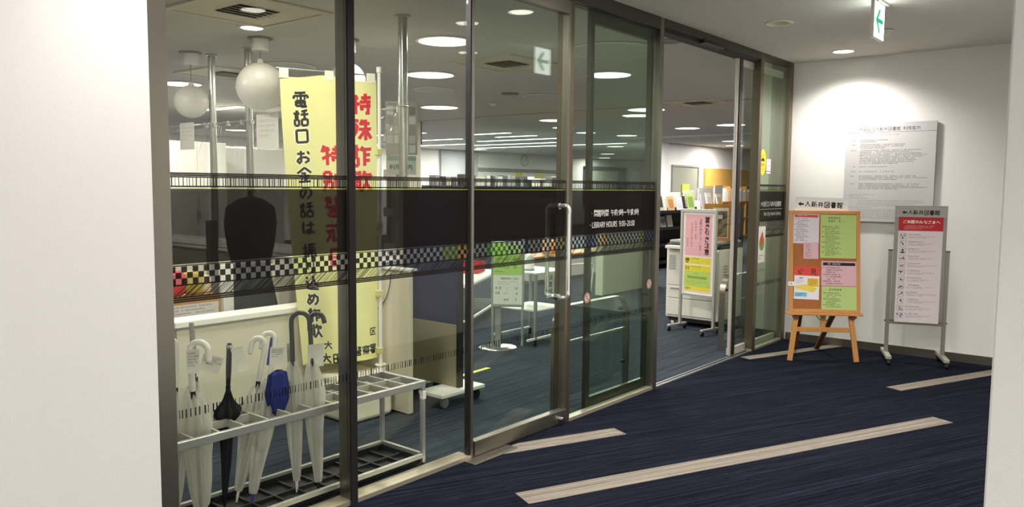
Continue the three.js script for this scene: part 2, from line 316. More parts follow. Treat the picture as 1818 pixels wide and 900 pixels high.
const w1 = pane('window_1', -6.335, -5.492, 0.02, H - 0.085, -0.02); films(w1, -6.335, -5.492, -0.0125, 11);
struct('trim_13', bx(-4.672, -4.661, 0.02, H - 0.08, -0.035, 0.0), M.black);
const w2 = pane('window_2', -5.466, -4.675, 0.02, H - 0.085, -0.02); films(w2, -5.466, -4.675, -0.0125, 12);
// swing door: thin stiles, tall steel bottom rail, tube pulls on both sides, floor pivot plate
const d1 = pane('door_1', -4.645, -3.762, 0.1, H - 0.16, -0.022, M.tinted); films(d1, -4.63, -3.78, -0.0145, 13);
part('door_frame', [bx(-4.66, -4.64, 0.006, H - 0.09, -0.03, 0.002, 0.003), bx(-3.785, -3.762, 0.006, H - 0.09, -0.045, 0.004, 0.003), bx(-4.628, -3.785, H - 0.17, H - 0.09, -0.045, 0.004)], bar, d1);
part('bottom_rail', bx(-4.628, -3.762, 0.008, 0.092, -0.045, 0.005, 0.003), bar, d1);
part('floor_lock', [new THREE.CylinderGeometry(0.016, 0.016, 0.03, 20).rotateX(Math.PI / 2).translate(-3.83, 0.04, 0.018)], M.bright, d1);
part('pivot_plate', bx(-4.72, -4.35, 0, 0.006, -0.02, 0.09, 0.002), M.steel, d1);
{
  const pull = (z, x) => tube([V(x - 0.0, 1.385, -0.02), V(x, 1.388, z * 0.7), V(x, 1.372, z), V(x, 1.33, z), V(x, 1.1, z), V(x, 0.87, z), V(x, 0.832, z), V(x, 0.818, z * 0.7), V(x, 0.82, -0.02)], 0.0135, 70, 12);
  const clear = phys({ color: 0xe8eae6, roughness: 0.08, metalness: 0.75 });
  part('pull_handle', pull(0.062, -3.845), clear, d1, 'polished tube pull on the corridor side');
  part('pull_handle', pull(-0.1, -3.845), clear, d1, 'polished tube pull on the library side');
  part('handle_bracket', [1.386, 0.82].map((y) => new THREE.CylinderGeometry(0.02, 0.02, 0.03, 16).rotateX(Math.PI / 2).translate(-3.845, y, -0.02)), M.bright, d1);
}
// fixed pane with the opening hours, and the sliding leaf parked behind it
const w3 = pane('window_3', -3.722, -2.655, 0.02, H - 0.085, -0.02, M.tinted);
films(w3, -3.722, -2.655, -0.0125, 14, (g, w, h, Y, s) => {
  const X = (m) => (m + 3.722) * s;
  write(g, '・開館時間 午前9時〜午後8時', X(-3.5), Y(1.358), 0.047 * s, '#d8d6d0', { bold: 1.25, gap: 1.04, sx: 0.93 });
  g.fillStyle = '#d8d6d0'; g.font = Math.round(0.052 * s) + 'px sans-serif'; g.save(); g.translate(X(-3.5), Y(1.238)); g.scale(0.83, 1); g.fillText('· LIBRARY HOURS  9:00–20:00', 0, 0); g.restore();
});
const d2 = pane('door_2', -3.42, -2.66, 0.08, H - 0.15, -0.075, M.tinted); films(d2, -3.42, -2.66, -0.0675, 15);
part('door_frame', [bx(-3.45, -3.41, 0.008, H - 0.09, -0.09, -0.058), bx(-2.665, -2.60, 0.008, H - 0.1, -0.098, -0.0555), bx(-3.41, -2.665, H - 0.16, H - 0.09, -0.09, -0.058)], M.darkSteel, d2);
part('bottom_rail', bx(-3.41, -2.665, 0.008, 0.085, -0.09, -0.058, 0.003), M.darkSteel, d2);
const d3 = pane('door_3', -1.16, -0.1, 0.08, H - 0.12, -0.075, M.tinted);
part('door_frame', [bx(-1.163, -1.13, 0.008, H - 0.09, -0.082, -0.058, 0.003), bx(-1.16, -0.1, H - 0.15, H - 0.09, -0.09, -0.06), bx(-1.16, -0.1, 0.008, 0.07, -0.09, -0.06)], mat(C(0xcfcabf), 0.4, 0.4), d3);
part('gasket', bx(-1.132, -1.075, 0.01, H - 0.09, -0.062, -0.05), M.black, d3);
const w4 = pane('window_4', -0.745, -0.085, 0.02, H - 0.045, -0.02, M.tinted);
films(w4, -0.745, -0.085, -0.0125, 16, (g, w, h, Y, s) => {
  write(g, '大田区立入新井図書館', 0.07 * s, Y(1.388), 0.05 * s, '#cfcdc8', { bold: 1.3, gap: 1.02 });
  g.fillStyle = '#cfcdc8'; g.fillRect(0.04 * s, Y(1.315), w - 0.09 * s, 3); g.font = Math.round(0.043 * s) + 'px sans-serif'; g.fillText('Ota City Iriarai Library', 0.15 * s, Y(1.255));
});

// ---------------------------------------------------------------- lamps
function downlight(x, z, lit, label, power = 1, group) {
  const t = thing('downlight', label, 'ceiling light', [x, H, z], 0, group);
  part('trim_ring', lathe([[0.088, -0.001], [0.1, -0.001], [0.1, -0.006], [0.09, -0.009], [0.08, -0.004]], 32), M.white, t);
  if (lit) {
    part('lamp_lens', cyl(0.082, -0.0065, -0.001, 0, 0, 32), M.down, t);
    const s = new THREE.SpotLight(0xfffaf4, DOWN * power, 0, 1.27, 0.55, 2); s.position.set(0, -0.02, 0); s.target.position.set(0, -2, 0); s.shadow.radius = 3.5; s.castShadow = true; t.add(s, s.target);
  } else part('reflector', lathe([[0.082, -0.001], [0.075, -0.004], [0.04, -0.0025], [0.001, -0.0015]], 32), mat(C(0xc9b98a), 0.25, 1), t);
  return t;
}
downlight(-0.44, 0.6, true, 'small lit downlight in the corridor ceiling in front of the grey notice panel');
downlight(-1.95, 0.6, false, 'unlit downlight with a golden reflector in the corridor ceiling');
downlight(-3.41, 0.64, true, 'lit corridor downlight above the swing door');
downlight(-4.95, 0.62, true, 'lit corridor downlight above the fixed glass beside the swing door');
downlight(-6.4, 0.62, true, 'lit corridor downlight above the end of the white left wall', 0.62);
downlight(-8.2, 1.3, true, 'lit downlight over the lobby by the white left wall', 0.6);
downlight(-7.6, 4.4, true, 'lit downlight over the lobby behind the viewpoint');
downlight(-4.25, -2.71, true, 'small lit downlight just below the top left ceiling vent', 0.04);
downlight(-3.36, 1.2, true, 'corridor downlight mirrored at the hinge edge of the swing door, upper of two', 0.55);
downlight(-2.4, 2.08, true, 'corridor downlight mirrored at the hinge edge of the swing door, lower of two', 1.1);
downlight(-4.6, 2.1, true, 'lit corridor downlight near the end of the right wall', 0.8);
function discLight(x, z, r, label, lit = true, power = 1, group) {
  const t = thing('round_ceiling_light', label, 'ceiling light', [x, H, z], 0, group);
  part('rim', lathe([[r * 0.97, -0.001], [r + 0.022, -0.001], [r + 0.018, -0.012], [r, -0.014], [r * 0.97, -0.01]], 40), M.white, t);
  part('diffuser', cyl(r, -0.011, -0.001, 0, 0, 40), lit ? M.disc : mat(0xcfccc4, 0.6), t);
  if (lit) { const w = r * 1.4, l = new THREE.RectAreaLight(0xfffaf3, power * DISC * (0.25 * 0.25) / (r * r), w, w); l.position.y = -0.018; l.rotation.x = -Math.PI / 2; t.add(l); }
  return t;
}
discLight(-2.94, -1.89, 0.225, 'large lit round light just left of the swing door, highest in view');
discLight(-1.59, -3.43, 0.26, 'large lit round light beside the tall counter pole');
discLight(1.01, -5.87, 0.29, 'lit round light seen below the other two big round lights left of the swing door');
discLight(-0.44, -1.85, 0.24, 'large lit round light seen through the pane with the opening hours');
discLight(-2.86, -6.46, 0.24, 'lit round light above the smaller white globe, by the left window frame', true, 1.8);
discLight(3.12, -3.44, 0.29, 'lit round light half behind the post at the left of the doorway, upper of two');
discLight(3.9, -4.05, 0.26, 'lit round light below the upper one beside the doorway post');
discLight(6.91, -4.67, 0.25, 'lit round light in the middle of the open doorway');
discLight(6.6, -3.6, 0.27, 'lit round light at the right edge of the open doorway, nearest of three there');
discLight(3.89, -5.8, 0.27, 'lit round light seen low in the swing door beside its steel stile');
discLight(5.41, -6.69, 0.22, 'small lit round light just below the one beside the door stile');
discLight(6.88, -7.13, 0.22, 'small lit round light seen between the door stile and the sliding leaf');
discLight(8.17, -6.86, 0.24, 'lit round light above the long light strips behind the opening hours');
discLight(12.2, -9.7, 0.25, 'far lit round light under the long strip behind the opening hours, upper of three');
discLight(16.4, -12.66, 0.25, 'far lit round light under the long strip behind the opening hours, middle of three');
discLight(19.5, -14.8, 0.25, 'farthest lit round light over the dark framed window');
discLight(11.46, -5.74, 0.25, 'far lit round light at the right edge of the doorway, middle of three', true, 1.7);
discLight(13.44, -6.55, 0.25, 'far lit round light at the right edge of the doorway, lowest of three', true, 1.7);
discLight(11.5, -14.5, 0.28, 'far lit round light left of the wall clock');
discLight(-2.9, -4.18, 0.26, 'unlit round ceiling fitting above the banner', false);
discLight(-0.64, -4.33, 0.24, 'unlit round ceiling fitting between the big lights left of the swing door', false);
discLight(0.75, -3.65, 0.26, 'unlit round ceiling fitting behind the steel door stile', false);
discLight(-1.7, -1.0, 0.4, 'wide unlit ceiling ring above the pane with the opening hours', false);
discLight(-5.9, -2.5, 0.24, 'lit round light over the cream counter behind the umbrella rack', true, 0.55);
discLight(-5.35, -0.62, 0.22, 'lit round light over the umbrella rack', true, 0.55);
discLight(1.7, -10.6, 0.25, 'lit round light behind the banner, nearer of two', true, 1.6);
discLight(2.0, -13.2, 0.25, 'lit round light behind the banner, farther of two', true, 1.6);
discLight(-5.6, -3.6, 0.24, 'lit round light over the staff area behind the cream counter', true, 0.7);
discLight(-6.6, -6.2, 0.24, 'lit round light over the rear of the staff area');
discLight(-8.6, 5.3, 0.24, 'lit round light over the lobby behind the viewpoint', true, 3.1);
discLight(-10.4, 3.2, 0.24, 'lit round light over the lobby left of the viewpoint', true, 1.5);
function stripLight(x, z0, z1, label, power = 1) {
  const L = z1 - z0, t = thing('strip_light', label, 'ceiling light', [x, H, (z0 + z1) / 2]);
  part('housing', bx(-0.09, 0.09, -0.012, -0.001, -L / 2 - 0.02, L / 2 + 0.02), M.white, t);
  part('diffuser', bx(-0.07, 0.07, -0.02, -0.012, -L / 2, L / 2), M.strip, t);
  const l = new THREE.RectAreaLight(0xfffaf0, STRIP * power, 0.13, L); l.position.y = -0.024; l.rotation.x = -Math.PI / 2; t.add(l);
}
stripLight(4.88, -12.6, -10.2, 'highest far light strip left of the swing door, cut off by the pillar');
stripLight(5.93, -9.7, -8.55, 'short light strip highest in the swing door glass');
stripLight(6.95, -13.2, -11.0, 'light strip second from the top left of the swing door');
stripLight(6.95, -9.8, -8.6, 'bright light strip second from the top in the swing door glass');
stripLight(8.06, -11.4, -8.5, 'long light strip crossing the middle of the swing door glass');
stripLight(8.8, -14.4, -12.5, 'lowest light strip left of the swing door');
stripLight(9.5, -13.0, -9.6, 'long thin light strip below the middle of the swing door glass');
stripLight(10.8, -13.9, -8.5, 'longest light strip, reaching behind the pane with the opening hours');
stripLight(-0.92, -9.3, -8.3, 'light strip between the two chrome poles at the left', 2.2);
// corridor exit sign, hung under the ceiling
{
  const t = thing('exit_sign', 'white hanging exit sign with a green arrow under the corridor ceiling', 'exit sign', [-2.23, 2.6, 1.36]);
  const face = canvas(256, 256, (g, w, h) => { fillAll(g, w, h, '#f4fbf6'); g.strokeStyle = '#075234'; g.lineWidth = 34; g.beginPath(); g.moveTo(226, 128); g.lineTo(62, 128); g.stroke(); g.lineWidth = 38; g.beginPath(); g.moveTo(140, 40); g.lineTo(58, 128); g.lineTo(140, 216); g.stroke(); });
  const back = canvas(256, 256, (g, w, h) => { fillAll(g, w, h, '#f4fbf6'); g.strokeStyle = '#075234'; g.lineWidth = 34; g.beginPath(); g.moveTo(30, 128); g.lineTo(194, 128); g.stroke(); g.lineWidth = 38; g.beginPath(); g.moveTo(116, 40); g.lineTo(198, 128); g.lineTo(116, 216); g.stroke(); });
  const lit = (tx) => mat(0xffffff, 0.5, 0, { map: tx, emissive: 0xffffff, emissiveMap: tx, emissiveIntensity: 6 });
  part('housing', bx(-0.118, 0.118, -0.118, 0.118, -0.012, 0.012, 0.004), M.whiteMetal, t);
  part('sign_face', new THREE.PlaneGeometry(0.222, 0.222).translate(0, 0, 0.0128), lit(face), t, 'lit face towards the lobby');
  part('sign_face', new THREE.PlaneGeometry(0.222, 0.222).rotateY(Math.PI).translate(0, 0, -0.0128), lit(back), t, 'lit face towards the glass');
  part('ceiling_mount', [bx(-0.05, 0.16, 0.118, 0.13, -0.03, 0.03)], M.white, t);
  for (const s of [1, -1]) { const l = new THREE.RectAreaLight(0xe8fff2, 1.6, 0.22, 0.22); l.position.z = 0.016 * s; if (s > 0) l.rotation.y = Math.PI; t.add(l); }
}
solo('smoke_detector', [lathe([[0.001, -0.03], [0.025, -0.03], [0.03, -0.012], [0.05, -0.008], [0.052, -0.001], [0.001, -0.001]])], M.white, 'small white detector in the corridor ceiling right of the exit sign', 'detector', [-1.19, H, 1.15]);
solo('smoke_detector', [lathe([[0.001, -0.045], [0.03, -0.045], [0.045, -0.03], [0.05, -0.015], [0.065, -0.01], [0.068, -0.001], [0.001, -0.001]])], M.white, 'white detector on the library ceiling seen in the swing door', 'detector', [1.05, H, -4.81]);
solo('ceiling_speaker', [lathe([[0.001, -0.006], [0.09, -0.006], [0.1, -0.012], [0.115, -0.01], [0.12, -0.001], [0.001, -0.001]])], M.grey, 'dark round ceiling speaker behind the swing door', 'speaker', [0.29, H, -3.85]);
solo('ceiling_speaker', [lathe([[0.001, -0.006], [0.07, -0.006], [0.08, -0.012], [0.1, -0.01], [0.105, -0.001], [0.001, -0.001]])], M.grey, 'small round fitting in the ceiling just inside the open doorway', 'speaker', [-1.79, H, -0.39]);
function cassette(x, z, label, s = 0.42) {
  const t = thing('ceiling_vent', label, 'vent', [x, H, z], Math.PI / 4 * 0);
  part('vent_frame', [bx(-s, s, -0.016, -0.001, -s, -s + 0.05, 0.004), bx(-s, s, -0.016, -0.001, s - 0.05, s, 0.004), bx(-s, -s + 0.05, -0.016, -0.001, -s + 0.05, s - 0.05), bx(s - 0.05, s, -0.016, -0.001, -s + 0.05, s - 0.05)], M.cream, t);
  part('vent_panel', bx(-s + 0.05, s - 0.05, -0.008, -0.001, -s + 0.05, s - 0.05), M.cream, t);
  part('grille_recess', bx(-0.16, 0.16, -0.0095, -0.0085, -0.16, 0.16), M.dark, t);
  for (let k = 0; k < 5; k++) part('vent_slat', bx(-0.16, 0.16, -0.002, 0.002, -0.026, 0.026).rotateX(0.25).translate(0, -0.019, -0.128 + k * 0.064), M.beige, t);
}
cassette(-4.61, -2.19, 'square ceiling air vent at the top left above the globes');
cassette(-2.98, -5.19, 'square ceiling air vent between the chrome poles');
cassette(-1.69, -2.25, 'square ceiling air vent seen in the swing door', 0.4);
cassette(2.7, -2.35, 'square ceiling air vent in the open doorway', 0.4);

// ---------------------------------------------------------------- corridor: notice panel, easel, information stand
{
  const t = thing('guide_board', 'large pale grey library guide panel fixed high on the notice wall', 'notice board', [-0.022, 1.663, 0.915], -Math.PI / 2);
  const tx = canvas(1024, 1206, (g, w, h) => {
    fillAll(g, w, h, '#c1bec0'); const k = '#4b4946';
    write(g, '大田区立入新井図書館 利用案内', 150, 52, 46, k, { bold: 1.5, gap: 1.05 });
    g.fillStyle = '#4a4845'; g.fillRect(0, 112, w, 4); g.fillStyle = '#8b8985'; g.font = '30px sans-serif'; g.fillText('Ota City Iriarai Library Guide', 235, 152);
    const rows = [[200, 2, 330], [255, 3, 520], [325, 9, 780], [525, 1, 560], [585, 1, 720], [640, 3, 780], [735, 4, 800]]; let s = 1;
    for (const [y, n, len] of rows) { marks(g, 70, y, 86, 1, 18, k, s++, { tall: 0.75 }); marks(g, 175, y, len, n, 20, k, s++, { tall: 0.72 }); }
    for (const [y, n, len] of [[870, 2, 360], [915, 1, 430], [940, 4, 800], [1030, 1, 500], [1055, 6, 800]]) marks(g, n > 1 && y !== 870 ? 170 : 60, y, len, n, 20, '#75726d', s++, { tall: 0.5 });
  });
  sheet('panel', 0.768, 0.905, 0.02, tx, t, [0, 0, 0], mat(0x6e6b68, 0.4));
  for (const [x, y] of [[-0.36, 0.43], [0.36, 0.43], [-0.36, -0.43], [0.36, -0.43]]) part('standoff', new THREE.CylinderGeometry(0.008, 0.008, 0.022, 12).rotateX(Math.PI / 2).translate(x, y, -0.002), M.alu, t);
}
const posterText = (bg, title, seed, rows, opt = {}) => canvas(512, opt.h ?? 720, (g, w, h) => {
  fillAll(g, w, h, bg); const k = '#2c2c24';
  if (opt.bar) { g.fillStyle = opt.bar; g.fillRect(22, 20, w - 44, opt.barH ?? 46); marks(g, 90, 32, w - 190, 1, 26, '#f3efe8', seed + 9, { tall: 0.8 }); }
  if (title) for (let i = 0; i < title; i++) marks(g, 110, 34 + i * 46, w - 200, 1, 36, k, seed + i, { tall: 0.9 });
  let y = opt.y ?? 150; for (let r = 0; r < rows; r++) { const p = opt.pitch ?? 27; marks(g, 40 + (r % 3 ? 26 : 0), y, w - 110, 1, p, k, seed + 20 + r, { tall: 0.62, fill: r % 3 === 2 ? 0.6 : 1 }); if (r % 3 === 0) { g.fillStyle = k; g.fillRect(26, y + 2, 12, 12); } y += p; }
});
{
  const t = thing('display_easel', 'wooden easel with a cork board full of coloured notices by the glass corner', 'easel', [-0.757, 0, 0.622], Math.atan2(-0.82, 0.57));
  const leg = (x0, z0, x1, y1, z1, r = 0.02) => { const a = V(x0, 0.0, z0), b = V(x1, y1, z1), L = a.distanceTo(b), g = new RoundedBoxGeometry(0.042, L, 0.024, 2, 0.003); g.applyQuaternion(new THREE.Quaternion().setFromUnitVectors(V(0, 1, 0), b.clone().sub(a).normalize())); return g.translate((x0 + x1) / 2, y1 / 2, (z0 + z1) / 2); };
  part('leg', leg(-0.285, 0.045, -0.225, 0.46, 0.0), M.woodGrain, t); part('leg', leg(0.285, 0.045, 0.225, 0.46, 0.0), M.woodGrain, t);
  part('leg', leg(-0.1, -0.5, -0.16, 0.5, -0.09), M.darkWood, t, 'dark rear leg'); part('leg', leg(0.1, -0.5, 0.16, 0.5, -0.09), M.darkWood, t, 'dark rear leg');
  part('crossbar', [bx(-0.27, 0.27, 0.255, 0.295, 0.005, 0.025, 0.003)], M.woodGrain, t);
  part('centre_post', bx(-0.022, 0.022, 0.27, 0.47, -0.012, 0.006, 0.003), M.woodGrain, t);
  part('ledge', bx(-0.32, 0.32, 0.405, 0.425, -0.03, 0.06, 0.004), M.woodGrain, t);
  for (const s of [-1, 1]) part('wing_nut', [new THREE.CylinderGeometry(0.022, 0.022, 0.02, 14).rotateX(Math.PI / 2).translate(s * 0.245, 0.39, 0.03), bx(s * 0.245 - 0.03, s * 0.245 + 0.03, 0.383, 0.397, 0.03, 0.045, 0.003)], M.darkWood, t);
  part('cord', tube([V(-0.06, 0.4, -0.02), V(0.0, 0.345, -0.02), V(0.05, 0.36, -0.02), V(0.07, 0.41, -0.02)], 0.003, 20, 6), M.dark, t);
  const b = new THREE.Group(); b.name = 'cork_board'; b.position.set(0, 0.425, 0.03); b.rotation.x = -0.13; t.add(b);
  const W = 0.605, HB = 0.9;
  part('cork_panel', bx(-W / 2 + 0.03, W / 2 - 0.03, 0.03, HB - 0.03, -0.012, 0.004), M.cork, b);
  part('board_frame', [bx(-W / 2, -W / 2 + 0.032, 0, HB, -0.014, 0.012, 0.003), bx(W / 2 - 0.032, W / 2, 0, HB, -0.014, 0.012, 0.003), bx(-W / 2 + 0.03, W / 2 - 0.03, 0, 0.032, -0.014, 0.012, 0.003), bx(-W / 2 + 0.03, W / 2 - 0.03, HB - 0.032, HB, -0.014, 0.012, 0.003)], M.woodGrain, b);
  const put = (name, x0, x1, y0, y1, tx, z, label, cat, tilt = 0) => {
    const w = (x1 - x0) * W, h = (y1 - y0) * HB, cx = -W / 2 + (x0 + x1) / 2 * W, cy = HB * (1 - (y0 + y1) / 2);
    const o = sheet(name, w, h, 0.0012, tx, scene, [0, 0, 0], M.paper); o.name = numbered(name); t.updateMatrixWorld(true); b.updateMatrixWorld(true);
    o.position.copy(V(cx, cy, z).applyMatrix4(b.matrixWorld)); o.quaternion.setFromRotationMatrix(b.matrixWorld); o.rotateZ(tilt); return tag(o, label, cat);
  };
  put('notice', 0.055, 0.42, 0.035, 0.325, posterText('#d9d3da', 0, 100, 13, { bar: '#cf4a52', barH: 62, y: 110, pitch: 44 }), 0.006, 'white notice with a red heading at the top left of the cork board', 'notice', -0.02);
  put('notice', 0.2, 0.41, 0.31, 0.475, posterText('#dcb2bb', 0, 130, 16, { h: 560, y: 50, pitch: 30 }), 0.0085, 'small plain pink slip hung under the white red-headed notice', 'notice');
  put('notice', 0.44, 0.945, 0.04, 0.465, posterText('#b2ca7a', 2, 160, 18, { h: 640, y: 170, pitch: 25 }), 0.006, 'tall yellow green notice at the top right of the cork board', 'notice', -0.008);
  put('notice', 0.455, 0.95, 0.495, 0.735, posterText('#dbb0b9', 0, 200, 8, { h: 370, bar: '#1c1a1c', y: 88, pitch: 34 }), 0.006, 'wide pink notice with a black title bar on the cork board', 'notice', -0.01);
  put('notice', 0.455, 0.955, 0.74, 0.965, posterText('#b6ce80', 1, 240, 8, { h: 340, y: 90, pitch: 29 }), 0.0075, 'wide yellow green notice at the bottom right of the cork board', 'notice', -0.01);
  put('poster', 0.07, 0.425, 0.55, 0.87, canvas(512, 660, (g, w, h) => {
    fillAll(g, w, h, '#e9e6ec'); g.fillStyle = '#d84b3f'; g.fillRect(0, 0, w, 185); write(g, '必', 60, 30, 130, '#3a1512', { bold: 1.5 }); write(g, '見', 320, 30, 130, '#3a1512', { bold: 1.5 });
    g.fillStyle = '#ecc337'; g.fillRect(270, 235, 225, 165); marks(g, 285, 250, 190, 5, 28, '#5a3d10', 5, { tall: 0.7 });
    g.fillStyle = '#e9d35a'; g.beginPath(); g.moveTo(20, 400); g.lineTo(230, 360); g.lineTo(470, 430); g.lineTo(400, 520); g.lineTo(30, 450); g.fill();
    g.fillStyle = '#7ec1d4'; g.fillRect(15, 525, 250, 85); marks(g, 30, 540, 210, 2, 34, '#22414a', 6, { tall: 0.7 });
    g.fillStyle = '#333'; g.fillRect(110, 225, 70, 14); g.fillRect(90, 239, 40, 8); marks(g, 30, 270, 190, 3, 30, '#d0647a', 7, { tall: 0.5 });
  }), 0.006, 'white poster with a red top band at the lower left of the cork board', 'poster', -0.03);
  put('name_tag', -0.02, 0.07, 0.70, 0.74, canvas(128, 64, (g, w, h) => { fillAll(g, w, h, '#f2f2ee'); marks(g, 18, 18, 90, 1, 40, '#222', 4, { tall: 0.8 }); }), 0.0145, 'tiny white tag clipped on the left edge of the cork board', 'tag');
  const s = sheet('direction_sign', 0.46, 0.13, 0.004, canvas(1024, 276, (g, w, h) => { fillAll(g, w, h, '#ecebe9'); arrow(g, 60, 92, 110, 84, '#141414'); write(g, '入新井図書館', 190, 76, 112, '#141414', { bold: 2.1, gap: 1.1 }); }), scene, [0, 0, 0], M.paper);
  s.name = numbered('direction_sign'); s.position.copy(V(-0.02, HB + 0.052, -0.017).applyMatrix4(b.matrixWorld)); s.quaternion.setFromRotationMatrix(b.matrixWorld); s.rotateZ(-0.03);
  tag(s, 'white card sign with a black arrow standing on top of the easel board', 'sign');
}
{
  const t = thing('information_stand', 'grey metal information stand on castors with a red headed visitor notice', 'sign stand', [-0.32, 0, 1.266], Math.atan2(-0.93, 0.35));
  const gm = mat(C(0x8f8c83), 0.45, 0.5), X = 0.222;
  for (const s of [-1, 1]) part('post', bx(s * X - 0.016, s * X + 0.016, 0.075, 0.98, -0.012, 0.012, 0.003), gm, t);
  for (const s of [-1, 1]) part('post_cap', bx(s * X - 0.018, s * X + 0.018, 0.978, 0.986, -0.014, 0.014), M.black, t);
  for (const s of [-1, 1]) { const f = part('foot', bx(s * X - 0.022, s * X + 0.022, 0.055, 0.085, -0.2, 0.21, 0.004), mat(C(0xb4b2a4), 0.45, 0.4), t); for (const z of [-0.17, 0.19]) part('castor', [new THREE.CylinderGeometry(0.026, 0.026, 0.02, 18).rotateZ(Math.PI / 2).translate(s * X, 0.026, z), bx(s * X - 0.016, s * X + 0.016, 0.03, 0.056, z - 0.014, z + 0.014)], M.black, f); }
  part('crossbar', bx(-X, X, 0.335, 0.375, -0.01, 0.012, 0.003), gm, t);
  for (const s of [-1, 1]) part('bolt', new THREE.CylinderGeometry(0.008, 0.008, 0.012, 10).rotateZ(Math.PI / 2).translate(s * (X + 0.018), 0.36, 0), M.dark, t);
  const W = 0.405, head = canvas(1024, 230, (g, w, h) => { fillAll(g, w, h, '#a3a19b'); arrow(g, 120, 88, 105, 82, '#191919'); write(g, '入新井図書館', 235, 76, 104, '#191919', { bold: 2.1, gap: 1.05 }); });
  part('panel', bx(-W / 2, W / 2, 0.37, 1.37, 0.0125, 0.03, 0.003), gm, t);
  sheet('panel_heading', W - 0.012, 0.09, 0.001, head, t, [0, 1.318, 0.0307], gm);
  const o = sheet('visitor_notice', 0.345, 0.915, 0.0015, canvas(700, 1860, (g, w, h) => {
    fillAll(g, w, h, '#d8cfd2'); g.fillStyle = '#b3212b'; g.fillRect(0, 0, w, 240); write(g, 'ご来館のみなさまへ', 62, 50, 62, '#f5efe9', { bold: 1.9, gap: 1.06 }); marks(g, 90, 145, 500, 3, 26, '#eec9c6', 3, { tall: 0.6 });
    const R = rng(90);
    for (let i = 0; i < 12; i++) {
      const y = 290 + i * 127; g.strokeStyle = '#5a5254'; g.lineWidth = 4; g.strokeRect(36, y, 92, 92); g.fillStyle = i === 4 ? '#b02a34' : '#2b2729';
      if (i === 2) { g.beginPath(); g.arc(82, y + 36, 18, 0, 7); g.fill(); g.fillRect(52, y + 62, 60, 26); } else for (let k = 0; k < 4; k++) { g.save(); g.translate(50 + R() * 60, y + 22 + R() * 50); g.rotate(R() * 3); g.fillRect(-18, -5, 20 + R() * 24, 8 + R() * 8); g.restore(); }
      marks(g, 165, y + 4, 330 + R() * 120, 1, 30, '#a03a44', 300 + i, { tall: 0.8 }); marks(g, 170, y + 42, 470, 2, 24, '#6d6668', 340 + i, { tall: 0.55 });
    }
  }), scene, [0, 0, 0]);
  o.name = numbered('visitor_notice'); t.updateMatrixWorld(true); o.position.copy(V(0.0, 0.815, 0.0322).applyMatrix4(t.matrixWorld)); o.rotation.y = t.rotation.y;
  tag(o, 'long white visitor notice with a red heading and a column of pictograms', 'notice');
}
// stickers on the side pane
{
  const st = (name, w, h, x, y, tx, label, round) => { const o = round ? new THREE.Mesh(new THREE.CircleGeometry(0.5, 32).scale(w, h, 1), printed(tx, { side: THREE.DoubleSide })) : new THREE.Mesh(new THREE.PlaneGeometry(w, h), printed(tx, { side: THREE.DoubleSide })); o.name = numbered(name); o.position.set(x, y, -0.0115); scene.add(o); return tag(o, label, 'sticker'); };
  st('sticker', 0.15, 0.24, -0.66, 1.75, canvas(128, 360, (g, w, h) => { fillAll(g, w, h, '#e8d52e'); g.fillStyle = '#2b2a22'; g.beginPath(); g.moveTo(30, 150); g.quadraticCurveTo(64, 90, 100, 150); g.lineTo(96, 165); g.lineTo(34, 165); g.fill(); marks(g, 28, 70, 76, 2, 26, '#7a6d14', 3, { tall: 0.7 }); g.fillStyle = '#d13a22'; g.font = 'bold 52px sans-serif'; g.fillText('SOS', 10, 232); marks(g, 40, 262, 50, 2, 22, '#b58a18', 4, { tall: 0.7 }); }), 'tall oval yellow emergency sticker on the side pane', true);
  st('sticker', 0.11, 0.145, -0.52, 1.715, canvas(128, 226, (g, w, h) => { fillAll(g, w, h, '#f0eef0'); g.strokeStyle = '#b24a5a'; g.lineWidth = 8; g.strokeRect(4, 4, w - 8, h - 8); g.strokeStyle = '#555'; g.lineWidth = 7; g.strokeRect(38, 36, 52, 66); g.fillStyle = '#b24a5a'; g.fillRect(4, 180, w - 8, 14); marks(g, 22, 116, 84, 3, 20, '#555', 2, { tall: 0.7 }); }), 'small white sticker with a red border beside the oval yellow one');
  st('sticker', 0.16, 0.34, -0.62, 0.985, canvas(192, 408, (g, w, h) => { fillAll(g, w, h, '#ecebe4'); g.fillStyle = '#69a14a'; g.beginPath(); g.ellipse(96, 190, 76, 84, 0, 0, 7); g.fill(); g.fillStyle = '#d9532c'; g.beginPath(); g.moveTo(50, 220); g.lineTo(60, 110); g.lineTo(110, 50); g.lineTo(140, 120); g.lineTo(130, 215); g.lineTo(104, 215); g.lineTo(96, 170); g.lineTo(84, 220); g.fill(); marks(g, 26, 320, 140, 2, 30, '#777', 5, { tall: 0.6 }); }), 'white sticker with a red and green emblem low on the side pane');
  const ban = canvas(128, 128, (g, w, h) => { fillAll(g, w, h, '#b5afa4'); g.strokeStyle = '#9a4a42'; g.lineWidth = 12; g.beginPath(); g.arc(64, 64, 50, 0, 7); g.stroke(); g.beginPath(); g.moveTo(30, 30); g.lineTo(98, 98); g.stroke(); g.fillStyle = '#4a4a48'; g.fillRect(58, 34, 12, 56); });
  const r = (x, y, label) => { const o = new THREE.Mesh(new THREE.CircleGeometry(0.034, 28), printed(ban, { side: THREE.DoubleSide })); o.name = numbered('sticker'); o.position.set(x, y, -0.0115); scene.add(o); tag(o, label, 'sticker'); };
  r(-3.52, 0.78, 'round red prohibition sticker low on the hours pane, nearer the door handle'); r(-2.71, 0.80, 'round red prohibition sticker low on the hours pane, nearer the doorway post');
}

